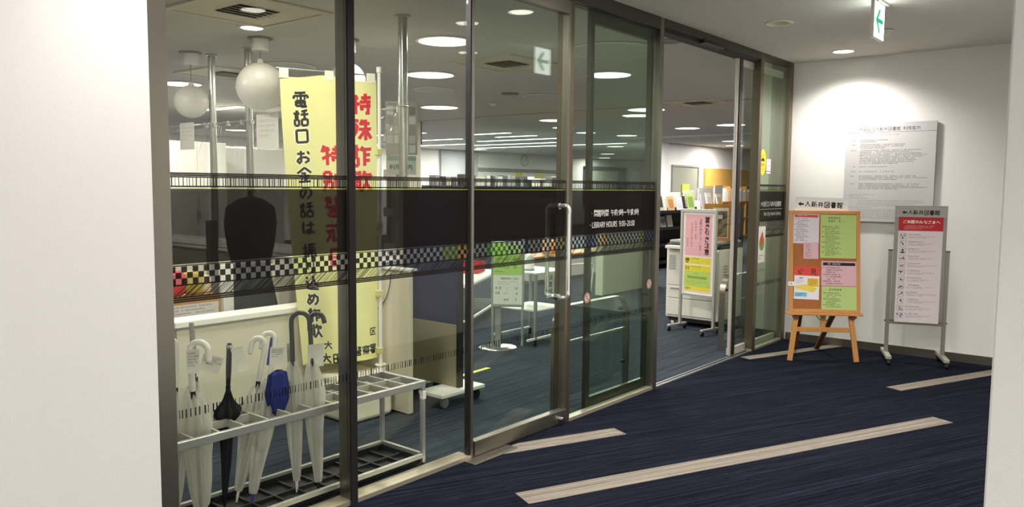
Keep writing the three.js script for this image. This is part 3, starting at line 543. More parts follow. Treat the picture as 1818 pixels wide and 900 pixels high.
// ---------------------------------------------------------------- just inside the glass: umbrella rack and umbrellas
{
  const x0 = -6.78, x1 = -4.9, z0 = -0.455, z1 = -0.105, top = 0.47, r = 0.011;
  const t = thing('umbrella_rack', 'long silver umbrella rack with a gridded top and black drip tray behind the glass', 'umbrella stand', [x0, 0, 0]);
  const L = x1 - x0, pitch = 0.1175, n = Math.round(L / pitch);
  part('top_rail', bx(0, L, top - 0.035, top, z1 - 0.022, z1, 0.003), M.alu, t, 'front top rail'); part('top_rail', bx(0, L, top - 0.035, top, z0, z0 + 0.022, 0.003), M.alu, t, 'rear top rail');
  for (const x of [0, L - 0.022]) part('end_rail', bx(x, x + 0.022, top - 0.035, top, z0 + 0.022, z1 - 0.022, 0.003), M.alu, t);
  const gm = mat(0xb5b1a6, 0.5, 0.2), zm = (z0 + z1) / 2;
  part('divider', bx(0.02, L - 0.02, top - 0.04, top - 0.004, zm - 0.004, zm + 0.004), gm, t, 'long middle divider');
  for (let i = 1; i < n; i++) part('divider', bx(i * L / n - 0.004, i * L / n + 0.004, top - 0.04, top - 0.005, z0 + 0.022, z1 - 0.022), gm, t);
  for (const x of [0.001, L / 2 - 0.3, L - 0.023]) for (const z of [z0 + 0.001, z1 - 0.023]) { if (x > 0.1 && x < 1 ) continue; const l = part('leg', bx(x, x + 0.022, 0.02, top - 0.036, z, z + 0.022, 0.003), M.alu, t); part('foot', cyl(0.009, 0, 0.02, x + 0.011, z + 0.011, 14), M.black, l); }
  part('corner_cap', bx(L - 0.024, L + 0.002, top - 0.1, top - 0.055, z1 - 0.024, z1 + 0.002, 0.003), M.whiteMetal, t);
  for (const z of [z0, z1 - 0.02]) part('base_rail', bx(0.023, L - 0.023, 0.05, 0.075, z + 0.001, z + 0.02, 0.003), M.alu, t);
  for (const x of [0.001, L - 0.02]) part('base_rail', bx(x, x + 0.019, 0.05, 0.075, z0 + 0.023, z1 - 0.023, 0.003), M.alu, t);
  part('drip_tray', [bx(0.024, L - 0.024, 0.022, 0.028, z0 + 0.022, z1 - 0.022), bx(0.024, L - 0.024, 0.028, 0.06, z0 + 0.022, z0 + 0.027), bx(0.024, L - 0.024, 0.028, 0.06, z1 - 0.027, z1 - 0.022)], M.black, t, 'black plastic tray');
  for (let i = 0; i <= n; i++) part('tray_rib', bx(Math.max(0.026, i * L / n - 0.006), Math.min(L - 0.026, i * L / n + 0.006), 0.028, 0.045, z0 + 0.03, z1 - 0.03, 0.002), M.dark, t);
  part('tray_rib', bx(0.03, L - 0.03, 0.028, 0.044, zm - 0.006, zm + 0.006), M.dark, t, 'long middle rib');
}
const whitePlastic = mat(0xe3dfd4, 0.3), blackPlastic = mat(0x0c0a0b, 0.38), shaftSteel = mat(C(0x8e8e8c), 0.3, 0.9);
// a folded umbrella standing on its tip; foot and top are points of its shaft, face is the way its hook opens
function umbrella(label, foot, topPt, o = {}) {
  const a = V(...foot), b = V(...topPt), L = a.distanceTo(b), t = thing('umbrella', label, 'umbrella', foot);
  t.quaternion.setFromUnitVectors(V(0, 1, 0), b.clone().sub(a).normalize()); t.rotateY(o.face ?? 0);
  const R = rng(o.seed ?? 1), rib = o.ribs ?? 8, wide = o.wide ?? 0.042, y0 = 0.055, y1 = o.canopyTop ?? L * 0.72;
  // canopy: folds that hang from the crown, widest low above the runner, gathered to the tip
  const NS = 28, NA = 48, pos = [], idx = [], uv = [], ph = R() * 6;
  for (let i = 0; i <= NS; i++) { const s = i / NS, y = y0 + (y1 - y0) * s;
    const body = s < 0.72 ? 0.35 + 0.65 * Math.pow(s / 0.72, 0.75) : (o.flare ? 1 + 0.9 * Math.exp(-Math.pow((s - 0.80) / 0.06, 2)) - 0.7 * Math.max(0, (s - 0.84) / 0.16) : 1.05 - 0.55 * Math.pow((s - 0.72) / 0.28, 1.5));
    for (let j = 0; j <= NA; j++) { const q = j / NA * Math.PI * 2, f = 1 + 0.2 * Math.sin(rib * q + ph + s * 2.2) * (0.4 + s) + 0.07 * Math.sin(3 * q + s * 9 + ph); const r = wide * Math.max(0.2, body) * f; pos.push(Math.cos(q) * r, y + (i === NS ? 0.012 * Math.sin(rib * q + ph) : 0), Math.sin(q) * r * 0.8); uv.push(j / NA, s); if (i < NS && j < NA) { const k = i * (NA + 1) + j; idx.push(k, k + NA + 1, k + 1, k + 1, k + NA + 1, k + NA + 2); } } }
  const g = new THREE.BufferGeometry(); g.setAttribute('position', new THREE.Float32BufferAttribute(pos, 3)); g.setAttribute('uv', new THREE.Float32BufferAttribute(uv, 2)); g.setIndex(idx); g.computeVertexNormals();
  part('canopy', g, o.canopy ?? M.clearWrap, t);
  part('shaft', cyl(0.0045, 0.03, L - 0.02, 0, 0, 10), o.shaft ?? shaftSteel, t);
  if (!o.flare) for (let k = 0; k < rib; k++) { const q = k / rib * Math.PI * 2; part('rib', rod(V(Math.cos(q) * 0.008, y0 + 0.01, Math.sin(q) * 0.008), V(Math.cos(q) * wide * 0.62, y1 * 0.86, Math.sin(q) * wide * 0.5), 0.0014, 5), shaftSteel, t); }
  part('tip', cyl(0.005, 0, 0.07, 0, 0, 12, 0.008), o.tip ?? whitePlastic, t);
  part('runner', cyl(0.009, y1 - 0.02, y1 + 0.02, 0, 0, 14, 0.011), o.runner ?? M.black, t);
  const hm = o.handle ?? whitePlastic, hr = o.hr ?? 0.011, hw = o.hook ?? 0.034;
  if (o.straight) part('handle', lathe([[0.001, L + 0.02], [0.009, L + 0.018], [hr, L], [hr * 1.05, L - 0.1], [hr * 0.85, L - 0.17], [0.006, L - 0.19], [0.001, L - 0.19]], 18), hm, t);
  else { const c = L - hw, pts = [V(0, y1 + 0.02, 0), V(0, c - 0.07, 0)]; for (let k = 0; k <= 8; k++) { const q = k / 8 * Math.PI; pts.push(V(hw - hw * Math.cos(q), c + hw * Math.sin(q), 0)); } pts.push(V(2 * hw, c - (o.drop ?? 0.04), 0));
    part('handle', [tube(pts, hr, 60, 12), new THREE.SphereGeometry(hr, 12, 8).translate(2 * hw, c - (o.drop ?? 0.04), 0)], hm, t); }
  if (o.flare) part('handle_cap', new THREE.SphereGeometry(0.013, 16, 10).translate(0, L + 0.004, 0), M.bright, t);
  if (o.strap) part('strap', [bx(0.012, 0.026, L - 0.15, L - 0.02, 0.008, 0.012, 0.001)], mat(0x1d3fae, 0.5), t, 'bright blue closing strap');
  return t;
}
// a paper tag hung from a handle: a bent sheet
function paperTag(label, [x, y, z], w, h, turn, tilt, rows) {
  const g = new THREE.BoxGeometry(w, h, 0.0012, 1, 10, 1), p = g.attributes.position; for (let i = 0; i < p.count; i++) p.setZ(i, p.getZ(i) + 0.02 * Math.pow(p.getY(i) / h + 0.5, 2) * (h / 0.1)); g.computeVertexNormals();
  const face = printed(canvas(128, 160, (c, W, Hh) => { fillAll(c, W, Hh, '#e4e1d6'); if (rows) marks(c, 16, 20, 100, rows, 20, '#6a6558', Math.round(x * -100), { tall: 0.7 }); }));
  const o = new THREE.Mesh(g, [M.paper, M.paper, M.paper, M.paper, face, M.paper]); o.name = numbered('paper_tag'); o.position.set(x, y, z); o.rotation.set(0, turn, tilt, 'YXZ'); scene.add(o); return tag(o, label, 'tag');
}
umbrella('clear umbrella with a white hook and a written tag at the left rack end', [-6.10, 0.03, -0.25], [-6.165, 0.85, -0.2], { seed: 2, face: -0.8, wide: 0.06, hook: 0.037, hr: 0.013 });
umbrella('clear umbrella with a white hook partly behind the left window frame', [-6.16, 0.03, -0.38], [-6.165, 0.85, -0.31], { seed: 3, face: 2.4, wide: 0.055, hook: 0.035, hr: 0.013 });
umbrella('clear umbrella with a straight frosted grey handle at the left of the rack', [-6.04, 0.03, -0.33], [-6.115, 0.9, -0.27], { seed: 4, straight: true, handle: mat(0xa6a298, 0.25), wide: 0.055, hr: 0.011 });
const blackCloth = mat(0x0c0c0e, 0.9, 0, { side: THREE.DoubleSide });
umbrella('short black umbrella with a flared canopy and chrome tipped handle', [-5.925, 0.03, -0.37], [-5.955, 0.79, -0.25], { seed: 5, flare: true, straight: true, handle: blackPlastic, canopy: blackCloth, wide: 0.029, canopyTop: 0.57, hr: 0.0115, tip: M.black });
umbrella('clear umbrella with a curled white handle and tag near the middle of the rack', [-5.865, 0.03, -0.37], [-5.745, 0.79, -0.29], { seed: 6, face: 2.3, wide: 0.046, hook: 0.03, hr: 0.0125 });
umbrella('clear umbrella with a white hook and a bright blue strap', [-5.845, 0.03, -0.28], [-5.665, 0.8, -0.33], { seed: 7, face: 2.3, wide: 0.048, hook: 0.03, hr: 0.012, strap: true, tip: mat(0x1c2f86, 0.5) });
umbrella('clear umbrella with the taller black hook handle', [-5.61, 0.03, -0.26], [-5.60, 0.895, -0.3], { seed: 8, face: -0.88, wide: 0.042, hook: 0.043, hr: 0.0115, handle: blackPlastic, tip: whitePlastic });
umbrella('clear umbrella with a black hook handle and a big paper tag', [-5.55, 0.03, -0.17], [-5.525, 0.885, -0.26], { seed: 9, face: -0.88, wide: 0.044, hook: 0.034, hr: 0.0115, handle: blackPlastic, tip: M.black, drop: 0.0 });
umbrella('thin clear umbrella with a dark tip behind the two black hooked ones', [-5.56, 0.03, -0.33], [-5.58, 0.72, -0.35], { seed: 10, straight: true, wide: 0.03, handle: mat(0xa6a298, 0.25), tip: M.black });
{ // blue cloth hung over the curled handle umbrella
  const g = lathe([[0.012, 0.09], [0.03, 0.075], [0.044, 0.0], [0.04, -0.03], [0.03, -0.075], [0.016, -0.1]], 28), p = g.attributes.position; for (let i = 0; i < p.count; i++) { const q = Math.atan2(p.getZ(i), p.getX(i)), f = 1 + 0.22 * Math.sin(5 * q) + 0.08 * Math.sin(9 * q + p.getY(i) * 60); p.setX(i, p.getX(i) * f); p.setZ(i, p.getZ(i) * f * 0.7); } g.computeVertexNormals();
  solo('umbrella_cover', g, mat(0x16246e, 0.85, 0, { side: THREE.DoubleSide }), 'crumpled dark blue umbrella cover bunched round the clear umbrella', 'cover', [-5.70, 0.54, -0.27], 0.4).scale.set(1.6, 1.1, 1.35);
}
paperTag('white tag hanging off the black folding umbrella handle', [-5.915, 0.735, -0.235], 0.05, 0.115, -0.5, 0.25, 0);
paperTag('blank paper tag hanging by the two black hooks', [-5.52, 0.69, -0.225], 0.075, 0.115, -0.45, 0.05, 0);
paperTag('printed tag in the curled white handle', [-5.715, 0.715, -0.25], 0.065, 0.085, -0.5, -0.05, 4);
paperTag('printed tag in the white hook at the left end of the rack', [-6.165, 0.775, -0.175], 0.05, 0.105, -0.5, 0.0, 5);
paperTag('crumpled see-through tag on the straight grey handle', [-6.045, 0.735, -0.245], 0.085, 0.075, -0.5, -0.35, 4);

// ---------------------------------------------------------------- library: banner, counters, poles, globes
{
  const t = thing('banner_stand', 'tall yellow upright banner with black and red letters on a white tank base', 'banner', [-4.385, 0, -1.06]);
  part('base_tank', bx(-0.33, 0.03, 0.001, 0.29, -0.26, 0.09, 0.035), mat(0xd9d3bd, 0.5), t, 'white water tank base');
  part('base_ring', [cyl(0.034, 0.29, 0.302, 0, 0, 24), new THREE.TorusGeometry(0.031, 0.006, 10, 28).rotateX(Math.PI / 2).translate(0, 0.325, 0)], M.white, t);
  part('pole', cyl(0.0125, 0.3, 2.235, 0, 0, 16, 0.011), M.white, t);
  part('pole_cap', cyl(0.017, 2.225, 2.26, 0, 0, 16), M.white, t);
  part('pole_joint', cyl(0.017, 1.2, 1.26, 0, 0, 16), M.white, t);
  const D = V(-0.894, 0, -0.447), N = V(-0.447, 0, 0.894), W = 0.6;
  part('top_bar', rod(V(0, 2.205, 0), D.clone().multiplyScalar(0.64).add(V(0, 2.215, 0)), 0.005), M.alu, t);
  const tx = canvas(640, 1920, (g, w, h) => {
    const R = rng(12); fillAll(g, w, h, '#e4e09c'); for (let i = 0; i < 60; i++) { g.fillStyle = `rgba(${R() > 0.5 ? '240,238,170' : '205,200,120'},0.06)`; g.fillRect(R() * w, R() * h, 60 + R() * 200, 40 + R() * 260); }
    const col = (text, cx, y0, step, size, c, o) => [...text].forEach((ch, i) => ch !== ' ' && write(g, ch, cx - size / 2, y0 + i * step - size / 2, size, c, o));
    const P = (py) => (py - 141) / 500 * h;
    const bl = { bold: 2.5, halo: '#efedc4' };
    col('電話口', 125, P(180), P(171) , 104, '#26241f', bl); col('お金の話は', 125, P(276), P(171.5), 98, '#26241f', bl); col('振り込め詐欺', 125, P(438), P(169.6), 98, '#26241f', bl);
    col('特殊詐欺', 528, P(181), P(186.5), 150, '#cf2431', { bold: 2.5, halo: '#e6e2a6' }); col('特別警戒日', 318, P(277), P(185), 140, '#cf2431', { bold: 2.5, halo: '#e6e2a6' });
    write(g, '大', 180, P(600), 62, '#26241f', { bold: 2.3 }); write(g, '大田区', 150, P(622), 78, '#26241f', { bold: 2.3, gap: 1.1 }); write(g, '警察署', 420, P(614), 66, '#26241f', { bold: 2.3, gap: 1.05 }); write(g, '区', 566, P(584), 56, '#26241f', { bold: 2.3 });
  });
  const NX = 20, NY = 36, pos = [], uv = [], idx = [];
  for (let j = 0; j <= NY; j++) for (let i = 0; i <= NX; i++) { const u = i / NX, s = j / NY, along = u * W * (1 - 0.20 * Math.pow(s, 1.3)) + 0.018, bulge = 0.045 * s * Math.sin(u * 4.2) + 0.006 * Math.sin(u * 16 + s * 5), y = 2.175 - s * 1.8 - 0.012 * Math.sin(u * 9) * (1 - s) - 0.02 * u * s;
    pos.push(D.x * along + N.x * bulge, y, D.z * along + N.z * bulge); uv.push(1 - u, 1 - s); if (i < NX && j < NY) { const k = j * (NX + 1) + i; idx.push(k, k + NX + 1, k + 1, k + 1, k + NX + 1, k + NX + 2); } }
  const g = new THREE.BufferGeometry(); g.setAttribute('position', new THREE.Float32BufferAttribute(pos, 3)); g.setAttribute('uv', new THREE.Float32BufferAttribute(uv, 2)); g.setIndex(idx); g.computeVertexNormals();
  part('banner_cloth', g, mat(0xffffff, 0.85, 0, { map: tx, side: THREE.DoubleSide }), t, 'yellow cloth with lettering');
  for (const u of [0.06, 0.5, 0.96]) part('top_loop', bx(-0.028, 0.028, -0.05, 0.012, -0.007, 0.007, 0.002).rotateY(Math.atan2(-D.z, D.x)).translate(D.x * (u * W + 0.018), 2.205, D.z * (u * W + 0.018)), mat(0xe9e5cd, 0.8), t);
  for (const y of [1.72, 1.25, 0.8, 0.42]) part('side_loop', bx(-0.02, 0.024, -0.02, 0.02, -0.015, 0.015, 0.003).translate(-0.01, y, 0), mat(0xd6d28c, 0.8), t);
}
{
  const t = thing('return_counter', 'low cream counter with a white top behind the umbrella rack', 'counter', [-5.6, 0, -1.4]);
  part('countertop', bx(-0.02, 1.25, 0.685, 0.725, -0.145, 0.02, 0.008), mat(0xf0ece0, 0.35), t, 'white top');
  part('front_panel', bx(0, 1.22, 0.06, 0.685, -0.03, 0), M.cream, t); part('end_panel', bx(0, 0.03, 0.06, 0.685, -0.12, -0.03), M.cream, t); part('end_panel', bx(1.19, 1.22, 0.06, 0.685, -0.12, -0.03), M.cream, t); part('rear_panel', bx(0, 1.22, 0.06, 0.685, -0.135, -0.12), M.cream, t); part('plinth', bx(0.02, 1.2, 0, 0.06, -0.12, -0.03), M.dark, t);
  solo('grey_post', [bx(-0.03, 0.03, 0.01, 1.25, -0.03, 0.03, 0.003), bx(-0.05, 0.05, 0, 0.012, -0.05, 0.05, 0.003)], mat(0x6e6c68, 0.6), 'narrow grey post between the cardboard box and the dark coat', 'post', [-4.86, 0, -2.3]);
  solo('white_folder', bx(-0.05, 0.05, 0, 0.35, -0.012, 0.012, 0.003), M.paper, 'white folder standing between the grey post and the dark coat', 'folder', [-4.88, 0.602, -2.08], 0.3);
}
{
  const t = thing('counter_screen', 'pale beige side screen of the service counter behind the banner pole', 'partition', [-4.30, 0, -0.86]);
  part('screen_panel', bx(-0.02, 0.02, 0.012, 0.95, -0.5, 0, 0.003), M.cream, t); part('screen_panel', bx(-0.02, 0.02, 0.012, 0.95, -3.2, -0.503, 0.003), M.cream, t); part('cap_strip', bx(-0.03, 0.06, 0.951, 0.966, -3.2, 0, 0.003), M.white, t); part('glide', [bx(-0.015, 0.015, 0, 0.012, -3.1, -0.05)], M.black, t);
  solo('black_cable', tube([V(-4.329, 0.93, -1.02), V(-4.328, 0.86, -1.03), V(-4.327, 0.76, -1.07), V(-4.326, 0.69, -1.14), V(-4.326, 0.66, -1.2)], 0.003, 30, 6), M.black, 'thin black cable draped down the beige screen', 'cable');
}
{
  const t = thing('service_counter', 'long white service counter running back under the chrome poles', 'counter', [-3.8, 0, -1.4]);
  part('countertop', bx(-0.3, 0.3, 0.92, 0.96, -4.1, 0, 0.006), M.white, t); part('front_panel', bx(0.26, 0.29, 0.06, 0.92, -4.08, -0.02), M.cream, t); part('rear_panel', bx(-0.29, -0.26, 0.06, 0.92, -4.08, -0.02), M.cream, t); part('end_panel', bx(-0.26, 0.26, 0.06, 0.92, -0.05, -0.02), M.cream, t); part('plinth', bx(-0.25, 0.25, 0, 0.06, -4.05, -0.06), M.dark, t);
}
function pole(x, z, label) {
  const t = thing('chrome_pole', label, 'pole', [x, 0.962, z]), h = H - 0.962;
  part('tube', cyl(0.033, 0.008, h - 0.012, 0, 0, 28), mat(C(0xb9bab4), 0.22, 0.85), t); part('flange', cyl(0.055, 0, 0.008, 0, 0, 28), M.alu, t); part('flange', cyl(0.055, h - 0.012, h - 0.002, 0, 0, 28), M.alu, t); part('clamp', [new THREE.TorusGeometry(0.037, 0.006, 8, 24).rotateX(Math.PI / 2).translate(0, 2.08 - 0.962, 0)], M.alu, t);
}
pole(-3.82, -1.45, 'thick chrome ceiling pole right of the yellow banner'); pole(-3.76, -3.55, 'chrome ceiling pole behind the big white globe'); pole(-3.76, -4.17, 'chrome ceiling pole between the two white globes');
function vinyl(za, zb, seed, label) {
  const t = thing('vinyl_curtain', label, 'curtain', [-3.79, 0, 0]), R = rng(seed), NZ = 60, NYY = 40, pos = [], idx = [], a = R() * 6, L = zb - za;
  for (let j = 0; j <= NYY; j++) for (let i = 0; i <= NZ; i++) { const u = i / NZ, s = j / NYY, w = Math.exp(-s * 7); pos.push(0.012 * Math.sin(u * 26 * L + a + s * 9) * w + 0.02 * Math.sin(u * 7 + a) * Math.min(1, s * 3) * 0.5 + 0.014 * Math.sin(u * 55 + s * 34 + a) * w * Math.sin(u * 9), 2.07 - s * 1.1 - 0.03 * w * Math.abs(Math.sin(u * 8 + a)), za + u * L); if (i < NZ && j < NYY) { const k = j * (NZ + 1) + i; idx.push(k, k + 1, k + NZ + 1, k + 1, k + NZ + 2, k + NZ + 1); } }
  const g = new THREE.BufferGeometry(); g.setAttribute('position', new THREE.Float32BufferAttribute(pos, 3)); g.setAttribute('uv', new THREE.Float32BufferAttribute(pos.filter((_, i) => i % 3 !== 0), 2)); g.setIndex(idx); g.computeVertexNormals();
  part('vinyl_sheet', g, M.vinyl, t); part('rail', rod(V(0.02, 2.08, za), V(0.02, 2.08, zb), 0.007), M.alu, t);
  const n = Math.max(2, Math.round(L / 0.45)); for (let i = 0; i <= n; i++) part('clip', bx(-0.006, 0.026, 2.045, 2.09, za + 0.03 + (L - 0.07) * i / n - 0.008, za + 0.03 + (L - 0.07) * i / n + 0.008, 0.002), M.alu, t);
}
vinyl(-5.45, -4.215, 3, 'clear vinyl splash curtain left of the chrome poles'); vinyl(-4.125, -3.60, 4, 'clear vinyl splash curtain between the two left chrome poles'); vinyl(-3.50, -1.5, 5, 'clear vinyl splash curtain stretched behind the yellow banner');
const blank = (seed, rows) => canvas(128, 128, (g, w, h) => { fillAll(g, w, h, '#e6e3d8'); if (rows) marks(g, 14, 20, 100, rows, 18, '#c7c2b4', seed, { tall: 0.6 }); });
{
  const hang = (z, y, w, h, label) => { const o = sheet('hanging_paper', w, h, 0.0015, blank(4, 4), scene, [-3.845, y, z]); o.name = numbered('hanging_paper'); o.rotation.y = -Math.PI / 2; tag(o, label, 'paper'); };
  hang(-4.5, 1.97, 0.27, 0.26, 'blank white paper hung on the vinyl below the smaller globe'); hang(-3.14, 1.965, 0.33, 0.30, 'blank white paper hung on the vinyl left of the banner');
  const g2 = [[0.001, -1], [0.3, -0.954], [0.6, -0.8], [0.8, -0.6], [0.95, -0.31], [1, 0], [0.95, 0.31], [0.8, 0.6], [0.6, 0.8], [0.3, 0.954], [0.12, 0.992], [0.001, 1]];
  const globe = (x, y, z, r, label) => { const t = thing('globe_pendant', label, 'pendant lamp', [x, H, z]); part('canopy', [cyl(0.07, -0.11, -0.002, 0, 0, 28, 0.07)], M.white, t); part('ceiling_plate', cyl(0.1, -0.012, -0.001, 0, 0, 28), M.grey, t); part('cord', cyl(0.004, y + r - H - 0.005, -0.11, 0, 0, 8), M.grey, t); part('globe', new THREE.SphereGeometry(r, 48, 32).translate(0, y - H, 0), mat(0xe4e0d4, 0.35), t, 'matte white globe'); part('neck', cyl(0.03, y + r - H - 0.012, y + r - H + 0.03, 0, 0, 20, 0.022), M.white, t); };
  globe(-3.945, 2.275, -4.216, 0.152, 'smaller white globe lamp hanging farthest left'); globe(-3.959, 2.325, -3.05, 0.2, 'biggest white globe lamp hanging left of the yellow banner'); globe(-3.478, 2.39, -2.505, 0.148, 'white globe lamp half hidden behind the top of the banner');
}
// behind the low counter
{
  const t = thing('back_table', 'low grey table standing behind the cream counter', 'table', [-5.16, 0, -2.3]); part('table_top', bx(-0.3, 0.235, 0.57, 0.6, -0.25, 0.28, 0.004), M.grey, t); for (const x of [-0.28, 0.215]) for (const z of [-0.23, 0.25]) part('leg', bx(x - 0.015, x + 0.015, 0, 0.57, z - 0.015, z + 0.015, 0.003), M.grey, t);
  const b = thing('cardboard_box', 'cardboard box with a white printed label behind the cream counter', 'box', [-5.16, 0.601, -2.2]); part('carton', bx(-0.24, 0.22, 0, 0.155, -0.16, 0.14, 0.004), M.carton, b); sheet('shipping_label', 0.36, 0.1, 0.001, canvas(512, 150, (g, w, h) => { fillAll(g, w, h, '#dcd8d4'); marks(g, 16, 16, 470, 4, 32, '#77706a', 6, { tall: 0.55 }); }), b, [0.02, 0.06, 0.1408]);
  part('tape', bx(-0.242, 0.222, 0.1, 0.1565, -0.03, 0.03), mat(0xc9a26b, 0.4), b);
  solo('red_bag', new RoundedBoxGeometry(0.12, 0.17, 0.16, 4, 0.035), mat(0xc8262e, 0.5), 'red plastic bag on the cardboard box at the far left', 'bag', [-5.215, 0.845, -2.2], 0.2);
  solo('snack_pack', new RoundedBoxGeometry(0.13, 0.16, 0.08, 3, 0.03), mat(0xb9a63c, 0.5), 'yellow green packet on the box beside the red bag', 'packet', [-5.08, 0.84, -2.17], -0.2);
  solo('snack_pack', new RoundedBoxGeometry(0.09, 0.12, 0.07, 3, 0.025), mat(0xd7c7a6, 0.5), 'cream packet on the box beside the yellow green one', 'packet', [-4.985, 0.82, -2.2], 0.3);
  const c = thing('coat_stand', 'dark grey coat hung on a stand behind the cream counter', 'coat stand', [-4.58, 0, -2.25]);
  part('stand_base', cyl(0.17, 0, 0.03, 0, 0, 28, 0.15), M.dark, c); part('stand_pole', cyl(0.014, 0.03, 1.46, 0, 0, 12), M.dark, c);
  const g = lathe([[0.02, 1.42], [0.1, 1.4], [0.19, 1.34], [0.205, 1.22], [0.18, 1.05], [0.15, 0.93], [0.165, 0.8], [0.205, 0.6], [0.215, 0.5]], 48), p = g.attributes.position; for (let i = 0; i < p.count; i++) { const q = Math.atan2(p.getZ(i), p.getX(i)), f = 1 + 0.05 * Math.sin(q * 7 + p.getY(i) * 3) * (1.5 - p.getY(i)); p.setX(i, p.getX(i) * f); p.setZ(i, p.getZ(i) * f * 0.55); } g.computeVertexNormals();
  part('coat', g, mat(0x2a3130, 0.95, 0, { side: THREE.DoubleSide }), c, 'dark slate coat'); part('belt', [new THREE.TorusGeometry(0.155, 0.012, 10, 40).rotateX(Math.PI / 2).scale(1, 1, 0.58).translate(0, 0.935, 0)], M.dark, c);
}
// navy mobile board
{
  const t = thing('mobile_board', 'tall navy and grey mobile screen on a white wheeled base near the glass', 'screen', [-3.87, 0, -0.82]);
  part('upper_panel', bx(-0.018, 0.018, 0.55, 1.47, -0.53, -0.02, 0.002), mat(0x0e1740, 0.9), t, 'navy upper panel'); part('lower_panel', bx(-0.018, 0.018, 0.11, 0.549, -0.53, -0.02, 0.002), mat(0x8b8168, 0.5), t, 'brown grey lower panel');
  part('edge_post', bx(-0.024, 0.024, 0.11, 1.48, -0.019, 0.004, 0.003), M.gun, t); part('edge_post', bx(-0.024, 0.024, 0.11, 1.48, -0.555, -0.531, 0.003), M.gun, t); part('top_trim', bx(-0.022, 0.022, 1.471, 1.484, -0.53, -0.02, 0.002), M.gun, t);
  for (const z of [-0.06, -0.45]) { const b = part('base_plate', bx(-0.24, 0.19, 0.085, 0.11, z - 0.11, z + 0.12, 0.004), M.white, t); for (const x of [-0.16, 0.16]) { part('castor', [new THREE.CylinderGeometry(0.033, 0.033, 0.022, 20).rotateX(Math.PI / 2).translate(x, 0.033, z + 0.06), bx(x - 0.014, x + 0.014, 0.04, 0.085, z + 0.04, z + 0.08)], x > 0 ? M.black : M.alu, b); } }
}
solo('brochure_rack', [bx(-0.02, 0.02, 0, 1.15, -0.13, -0.115), bx(-0.02, 0.02, 0, 1.15, 0.115, 0.13), bx(-0.02, -0.012, 0, 1.14, -0.115, 0.115), ...[0.02, 0.3, 0.6, 0.88].flatMap((y) => [bx(-0.03, 0.05, y, y + 0.012, -0.115, 0.115), bx(0.04, 0.05, y, y + 0.07, -0.115, 0.115)])], mat(0xb5b2aa, 0.4, 0.3), 'grey brochure rack standing on the service counter behind the thick pole', 'rack', [-3.6, 0.962, -1.78], Math.PI * 0.9);
{ const o = sheet('registration_sign', 0.22, 0.14, 0.003, canvas(256, 160, (g, w, h) => { fillAll(g, w, h, '#c9d3c9'); g.fillStyle = '#7fa79a'; g.fillRect(0, 0, w, 40); write(g, '利用案内', 22, 70, 48, '#3b423f', { bold: 2 }); }), scene, [-3.68, 1.66, -1.62]); o.name = numbered('registration_sign'); o.rotation.y = -0.75; tag(o, 'small green topped sign on the brochure rack', 'sign');
  const b = sheet('leaflet_display', 0.24, 0.4, 0.004, canvas(256, 420, (g, w, h) => { fillAll(g, w, h, '#aaa99f'); const R = rng(4); for (let j = 0; j < 5; j++) for (let i = 0; i < 4; i++) { const v = 120 + R() * 110; g.fillStyle = `rgb(${v},${v},${v - 8})`; g.fillRect(10 + i * 60, 40 + j * 76, 50, 62); } marks(g, 20, 14, 200, 1, 26, '#555', 2, { tall: 0.6 }); }), scene, [-3.68, 1.94, -1.62]); b.name = numbered('leaflet_display'); b.rotation.y = -0.75; tag(b, 'grey panel of leaflets above the green topped sign', 'leaflets'); }

// ---------------------------------------------------------------- library: near the swing door
solo('floor_tape', bx(-0.22, 0.2, 0, 0.001, -0.022, 0.022), mat(0xd3cc45, 0.6), 'yellow tape strip on the library carpet', 'tape', [-3.13, 0.0005, -1.37], 0.06);
{
  const t = thing('status_stand', 'grey poster stand with a green and white notice on a round steel base', 'sign stand', [-2.19, 0, -1.80], Math.atan2(-0.80, 0.6));
  part('base', lathe([[0.001, 0.022], [0.1, 0.02], [0.17, 0.012], [0.18, 0.004], [0.18, 0], [0.001, 0]], 40).translate(-0.09, 0, 0), M.bright, t); part('post', bx(-0.118, -0.062, 0.02, 0.4, -0.03, -0.008, 0.003), M.grey, t, 'flat grey post'); for (const s of [-1, 1]) part('side_tube', cyl(0.012, 0.02, 1.02, s * 0.14, -0.005, 14), M.alu, t);
  part('panel', bx(-0.155, 0.155, 0.385, 1.0, -0.006, 0.012, 0.004), M.silver, t);
  const o = sheet('status_notice', 0.27, 0.57, 0.001, canvas(512, 1080, (g, w, h) => { fillAll(g, w, h, '#d9d9d2'); g.fillStyle = '#a5c963'; g.fillRect(0, 0, w, 560); for (let i = 0; i < 6; i++) marks(g, 30, 110 + i * 74, 400, 1, 40, '#34401f', 3 + i, { tall: 0.8, fill: i % 2 ? 0.6 : 1 }); marks(g, 350, 250, 130, 2, 110, '#4d6a24', 9, { tall: 0.7 }); write(g, '開館時間のご案内', 130, 600, 38, '#4b4b48', { bold: 1.6 }); marks(g, 70, 670, 380, 2, 38, '#8a8a84', 5, { tall: 0.5 }); g.fillStyle = '#222'; g.font = 'bold 62px sans-serif'; g.fillText('CD', 40, 900); marks(g, 40, 765, 120, 1, 60, '#222', 6, { tall: 0.8 }); marks(g, 180, 785, 160, 1, 34, '#666', 7, { tall: 0.6 }); marks(g, 180, 875, 160, 1, 34, '#666', 8, { tall: 0.6 }); g.fillText('12', 370, 815); g.fillText('4', 400, 905); g.fillText('2', 385, 1010); marks(g, 190, 975, 150, 1, 50, '#222', 11, { tall: 0.8 }); }), t, [0, 0.695, 0.0128]); o.name = 'status_notice';
}
